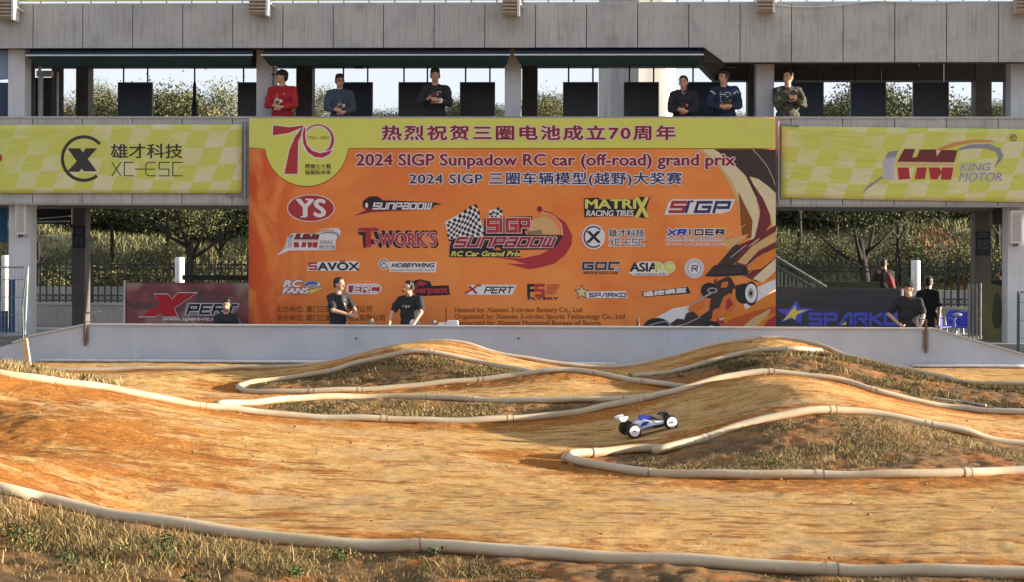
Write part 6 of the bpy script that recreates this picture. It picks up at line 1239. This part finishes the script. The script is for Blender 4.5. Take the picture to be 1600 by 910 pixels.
for a in ((25, 842, 8.7, .10, 'low dark green weed at the far left edge of the foreground', 90, .3), (48, 850, 8.6, .09, 'yellow-green sprouting weed near the left edge of the foreground', 60, .75), (105, 893, 8.3, .09, 'dark weed at the bottom edge, left', 60, .3), (192, 846, 8.75, .06, 'small bright green sprig below the front pipe at left', 30, .8), (163, 893, 8.35, .05, 'light green sprout at the bottom edge near the left weeds', 30, .8),
          (252, 862, 8.65, .11, 'biggest dark green bushy weed below the front pipe, left of centre', 130, .3), (262, 836, 8.95, .07, 'weed clump against the front pipe, left of centre', 70, .4), (300, 905, 8.2, .07, 'dark weed at the bottom edge, left of centre', 60, .35), (465, 888, 8.5, .06, 'small green weed in the foreground, nearest the pipe joint at left', 50, .55), (530, 862, 8.95, .07, 'dark green tuft touching the front pipe, near the centre left joint', 60, .35), (680, 862, 9.1, .05, 'small green tuft just right of the left pipe joint', 40, .4),
          (47, 575, 17.9, .16, 'green weed in tall dry grass at the left end of the barrier wall', 150, .5), (58, 578, 17.5, .17, 'bushy bright green weed above the pipe at upper left of the track', 170, .55), (130, 597, 17.0, .10, 'dark small bush behind the pipe at upper left of the track', 110, .25),
          (652, 588, 21.6, .10, 'dark green weed low on the middle grass island', 90, .2), (1387, 604, 20.4, .10, 'yellow-green weed on the dark mound beyond the jump pipe', 90, .8), (1180, 708, 13.6, .05, 'little green weed at the left end of the big grass island', 40, .6), (1208, 716, 13.3, .05, 'bright green sprig on the front of the big grass island', 40, .7), (985, 586, 22.0, .06, 'small brown-green weed where the far lanes meet', 40, .3)): weed(*a)
# ---- hillside beyond the road
HILLM = M('hillside_soil', (.20, .18, .09), (.12, .12, .06), 1.2, .95)
hx = np.linspace(-70, 70, 120); hy = np.linspace(50, 130, 60); HX, HY = np.meshgrid(hx, hy)
def hillz(x, y): t = np.clip((y-50.5)/14, 0, 1); return -.32+3.2*t*t*(3-2*t)+np.clip(y-64, 0, 100)*.02+(vn(x, y, .13)*1.4+vn(x+5, y, .4)*.5)*t
HZ = hillz(HX.ravel(), HY.ravel()); ii = np.arange(120*60).reshape(60, 120); Q = np.stack([ii[:-1, :-1], ii[:-1, 1:], ii[1:, 1:], ii[1:, :-1]], -1).reshape(-1, 4)
o = link('hillside', fastmesh('hillside', np.c_[HX.ravel(), HY.ravel(), HZ], Q, [HILLM])); o['kind'] = 'structure'
HG = tintmat('hill_grass_blades', [(.05, (.05, .06, .025)), (.35, (.13, .135, .065)), (.6, (.17, .16, .075)), (.82, (.23, .205, .105)), (.9, (.27, .15, .07)), (1, (.30, .14, .07))], scale=.35)
n = 80000; x = rng.uniform(-25, 21, n); y = 50.6+16*rng.random(n)**1.2; c = vn(x, y, .5)+.5*vn(x, y, 1.7); k = rng.random(n) < .65+c; x, y = x[k], y[k]; n = len(x); c = c[k]
tint = np.clip(rng.normal(.45, .16, n)+c*.45, 0, .8); hot = (np.hypot((x-10.9)*1.0, (y-55)*.35) < .9) | (np.hypot(x-13.7, (y-58)*.4) < 1.5) | (np.hypot(x-12.2, (y-53)*.4) < .8); tint = np.where(hot & (rng.random(n) < .7), 1.0, tint)
blades('hillside_grass', np.c_[x, y, hillz(x, y)-.05], rng.uniform(.14, .42, n)*(1+c), rng.uniform(.035, .08, n), tint, HG, .5)
# ---- trees
BARK = M('tree_bark', (.032, .027, .022), (.018, .015, .012), 8, .95, .4, 30, (1, 1, .3))
LF = tintmat('tree_leaves', [(0, (.03, .038, .018)), (.4, (.065, .075, .034)), (.7, (.125, .13, .06)), (.9, (.20, .18, .08)), (1, (.27, .17, .08))], scale=.9)
def crown_mesh(blobs, nleaf, size, tm=.45, seed=0):
    C = []; T_ = []
    for (cx_, cy_, cz, rx, ry, rz_) in blobs:
        nc = max(6, int(nleaf/len(blobs)/22))
        for k in range(nc):
            v = rng.normal(0, 1, 3); v /= np.linalg.norm(v); r = rng.uniform(.45, 1.08); cc = np.array([cx_, cy_, cz])+v*np.array([rx, ry, rz_])*r; t0 = rng.normal(tm, .13)+v[2]*.08
            sp_ = rng.uniform(.12, .34); m_ = 22; C.append(cc+rng.normal(0, 1, (m_, 3))*sp_*np.array([1, 1, .7])); T_.append(np.full(m_, t0)+rng.normal(0, .1, m_))
    return leafmesh('crown', np.concatenate(C), size, LF, np.clip(np.concatenate(T_), 0, 1))
CTOP = []
def mkblobs(w, h, n): return [(rng.uniform(-.7, .7)*w, rng.uniform(-.7, .7)*w, rng.uniform(-.55, .6)*h, w*rng.uniform(.35, .55), w*rng.uniform(.35, .55), h*rng.uniform(.3, .48)) for _ in range(n)]
CR_ = [crown_mesh(mkblobs(2.1, 1.9, 12), 50000, .075, .52), crown_mesh(mkblobs(1.8, 2.2, 10), 42000, .075, .66), crown_mesh(mkblobs(2.4, 1.6, 13), 50000, .075, .42)]
for me_ in CR_:
    q_ = np.empty(len(me_.vertices)*3, np.float32); me_.vertices.foreach_get('co', q_); CTOP.append(float(np.percentile(q_[2::3], 98.5)))
def trunk_mesh(h, r, lean, forks):
    mb = MB(); pts = [(0, 0, -.3), (lean*.2, 0, h*.3), (lean*.55, .05, h*.65), (lean, 0, h)]; mb.tube(pts, [r*1.3, r, r*.85, r*.7], 10)
    for (a, b, c) in forks: s0 = rng.uniform(.6, .95); st_ = (lean*s0, 0, h*s0); mb.tube([st_, (st_[0]+a*.45, b*.45, st_[2]+c*.35), (st_[0]+a, b, st_[2]+c)], [r*.5, r*.32, r*.12], 7)
    return mb.mesh('trunk', BARK, None, True)
def tree(px, Y, toppx, kind, label, sx=1., h_tr=3.0, crown_z=None, lean=0, r=.13, group='trees beyond the fence', gz_=None, sz=None):
    x = xx(px, Y); g0 = float(hillz(np.array([x]), np.array([Y]))[0]) if Y > 50 else -.32
    if gz_ is not None: g0 = gz_
    ztop = zz(toppx, Y, px); t = thing('tree', label, 'tree', (x, Y, g0), group)
    link('trunk', trunk_mesh(h_tr, r, lean, [(1.2, .2, 1.0), (-1.3, -.2, .9), (.5, .6, 1.5), (-.4, -.5, 1.4)] if 'street' in label else [(.6, .2, 1.1), (-.6, -.2, 1.0)]), t)
    c = link('crown', CR_[kind], t); bz = CTOP[kind]*(sz or sx); c.location = (lean*1.2, 0, ztop-g0-bz); c.scale = (sx, sx, sz or sx); c.rotation_euler = (0, 0, rng.uniform(0, 6))
    return t
# row between fence and hill
tree(297, 48.6, 152, 0, 'street tree whose forked dark trunk stands behind the white post at left', 1.3, 2.6, r=.15, sz=1.3)
tree(1361, 48.8, 158, 2, 'leaning forked street tree seen above the black star banner', 1.3, 2.7, lean=-.35, r=.16, sz=1.45)
tree(500, 49.5, 150, 1, 'tree top showing between the second rear column and the man in blue-grey', .62, 4.2)
for px, Y, tp, k, sx, lab in ((60, 54, 170, 0, .9, 'bushy tree at the far left behind the partition posts'), (125, 56, 160, 1, .7, 'small tree between the first rear column and the door partition'), (175, 57, 140, 1, .62, 'thin tree top poking up left of the first hanging board'), (262, 58, 155, 0, .8, 'rounded tree top just right of the first hanging board'), (345, 56, 152, 1, .95, 'warm tinted tree top left of the man in red'),
                              (610, 60, 172, 2, .6, 'low tree top between the navy board and the black board'), (715, 60, 162, 0, .55, 'low tree top right of the man in the black sweatshirt'), (782, 60, 166, 2, .5, 'low tree top beside the middle column'), (858, 57, 152, 0, .72, 'tree top between the middle rear column and the first board to its right'),
                              (1308, 58, 164, 1, .4, 'loose tree top between the two right navy boards, left one'), (1404, 56, 143, 1, .6, 'round sparse tree top between the two rightmost boards'), (1560, 57, 160, 2, .6, 'tree top showing in the last gap at the far right'), (1250, 60, 176, 2, .7, 'low tree behind the man in camouflage'), (1150, 62, 182, 0, .5, 'very low tree top behind the two men at right')):
    tree(px, Y, tp, k, lab, sx*1.15, 2.2, r=.09)
# dark thicket on the hill top seen under the stand
for i, (px, Y, tp, k, sx) in enumerate(((30, 70, 260, 2, 1.5), (130, 64, 292, 0, 1.5), (215, 66, 285, 2, 1.6), (330, 66, 290, 0, 1.7), (420, 67, 285, 2, 1.6), (1180, 66, 290, 2, 1.6), (1265, 65, 285, 0, 1.6), (1350, 67, 280, 2, 1.7), (1440, 65, 288, 0, 1.6), (1520, 66, 285, 2, 1.6), (1600, 65, 290, 0, 1.6))):
    x = xx(px, Y); g0 = float(hillz(np.array([x]), np.array([Y]))[0])
    tree(px, Y+3, tp-15, k, ['dark dense tree on the hill beneath the lime banner, far left', 'dense tree on the hill seen over the left iron fence behind the rear column', 'dark tree on the hill left of the forked street tree', 'dark tree on the hill straight behind the forked street tree', 'dark tree on the hill beside the orange banner edge at left', 'dark tree on the hill just right of the orange banner edge', 'dark tree on the hill left of the leaning trunk', 'dark tree on the hill behind the leaning trunk', 'dark tree on the hill right of the leaning trunk', 'dark tree on the hill behind the lower right rear column', 'dark tree on the hill at the far right edge'][i], sx, 1.2, r=.14, group='dark trees on the hill', sz=sx*.85)
# shrubs on the slope
SHR = crown_mesh(mkblobs(.8, .55, 5), 3500, .07, .60)
for i, (px, Y, s_, lab) in enumerate(((75, 55, 1.2, 'olive shrub on the slope behind the left fence, between the columns'), (175, 56, 1.3, 'olive shrub on the slope just right of the left rear column'), (235, 57.5, 1.2, 'olive shrub on the slope left of the white post'), (345, 56, 1.3, 'olive shrub on the slope right of the forked street tree'), (1235, 57, 1.2, 'shrub on the slope above the stair railing'), (1320, 58, 1.0, 'shrub on the slope left of the leaning trunk'), (1420, 57, 1.3, 'shrub on the slope above the white post at right'), (1480, 56, 1.4, 'biggest shrub on the slope left of the right rear column'), (1560, 56, 1.2, 'shrub on the slope in the gap at far right'))):
    x = xx(px, Y); t = thing('shrub', lab, 'shrub', (x, Y, float(hillz(np.array([x]), np.array([Y]))[0])), 'shrubs on the slope'); c = link('foliage', SHR, t); c.location = (0, 0, .5*s_); c.scale = (s_, s_, s_*1.1); c.rotation_euler = (0, 0, i*1.3)
    mb = MB(); mb.tube([(0, 0, -.1), (.05, 0, .6*s_)], [.04, .02], 6); link('stem', mb.mesh('stem', BARK), t)
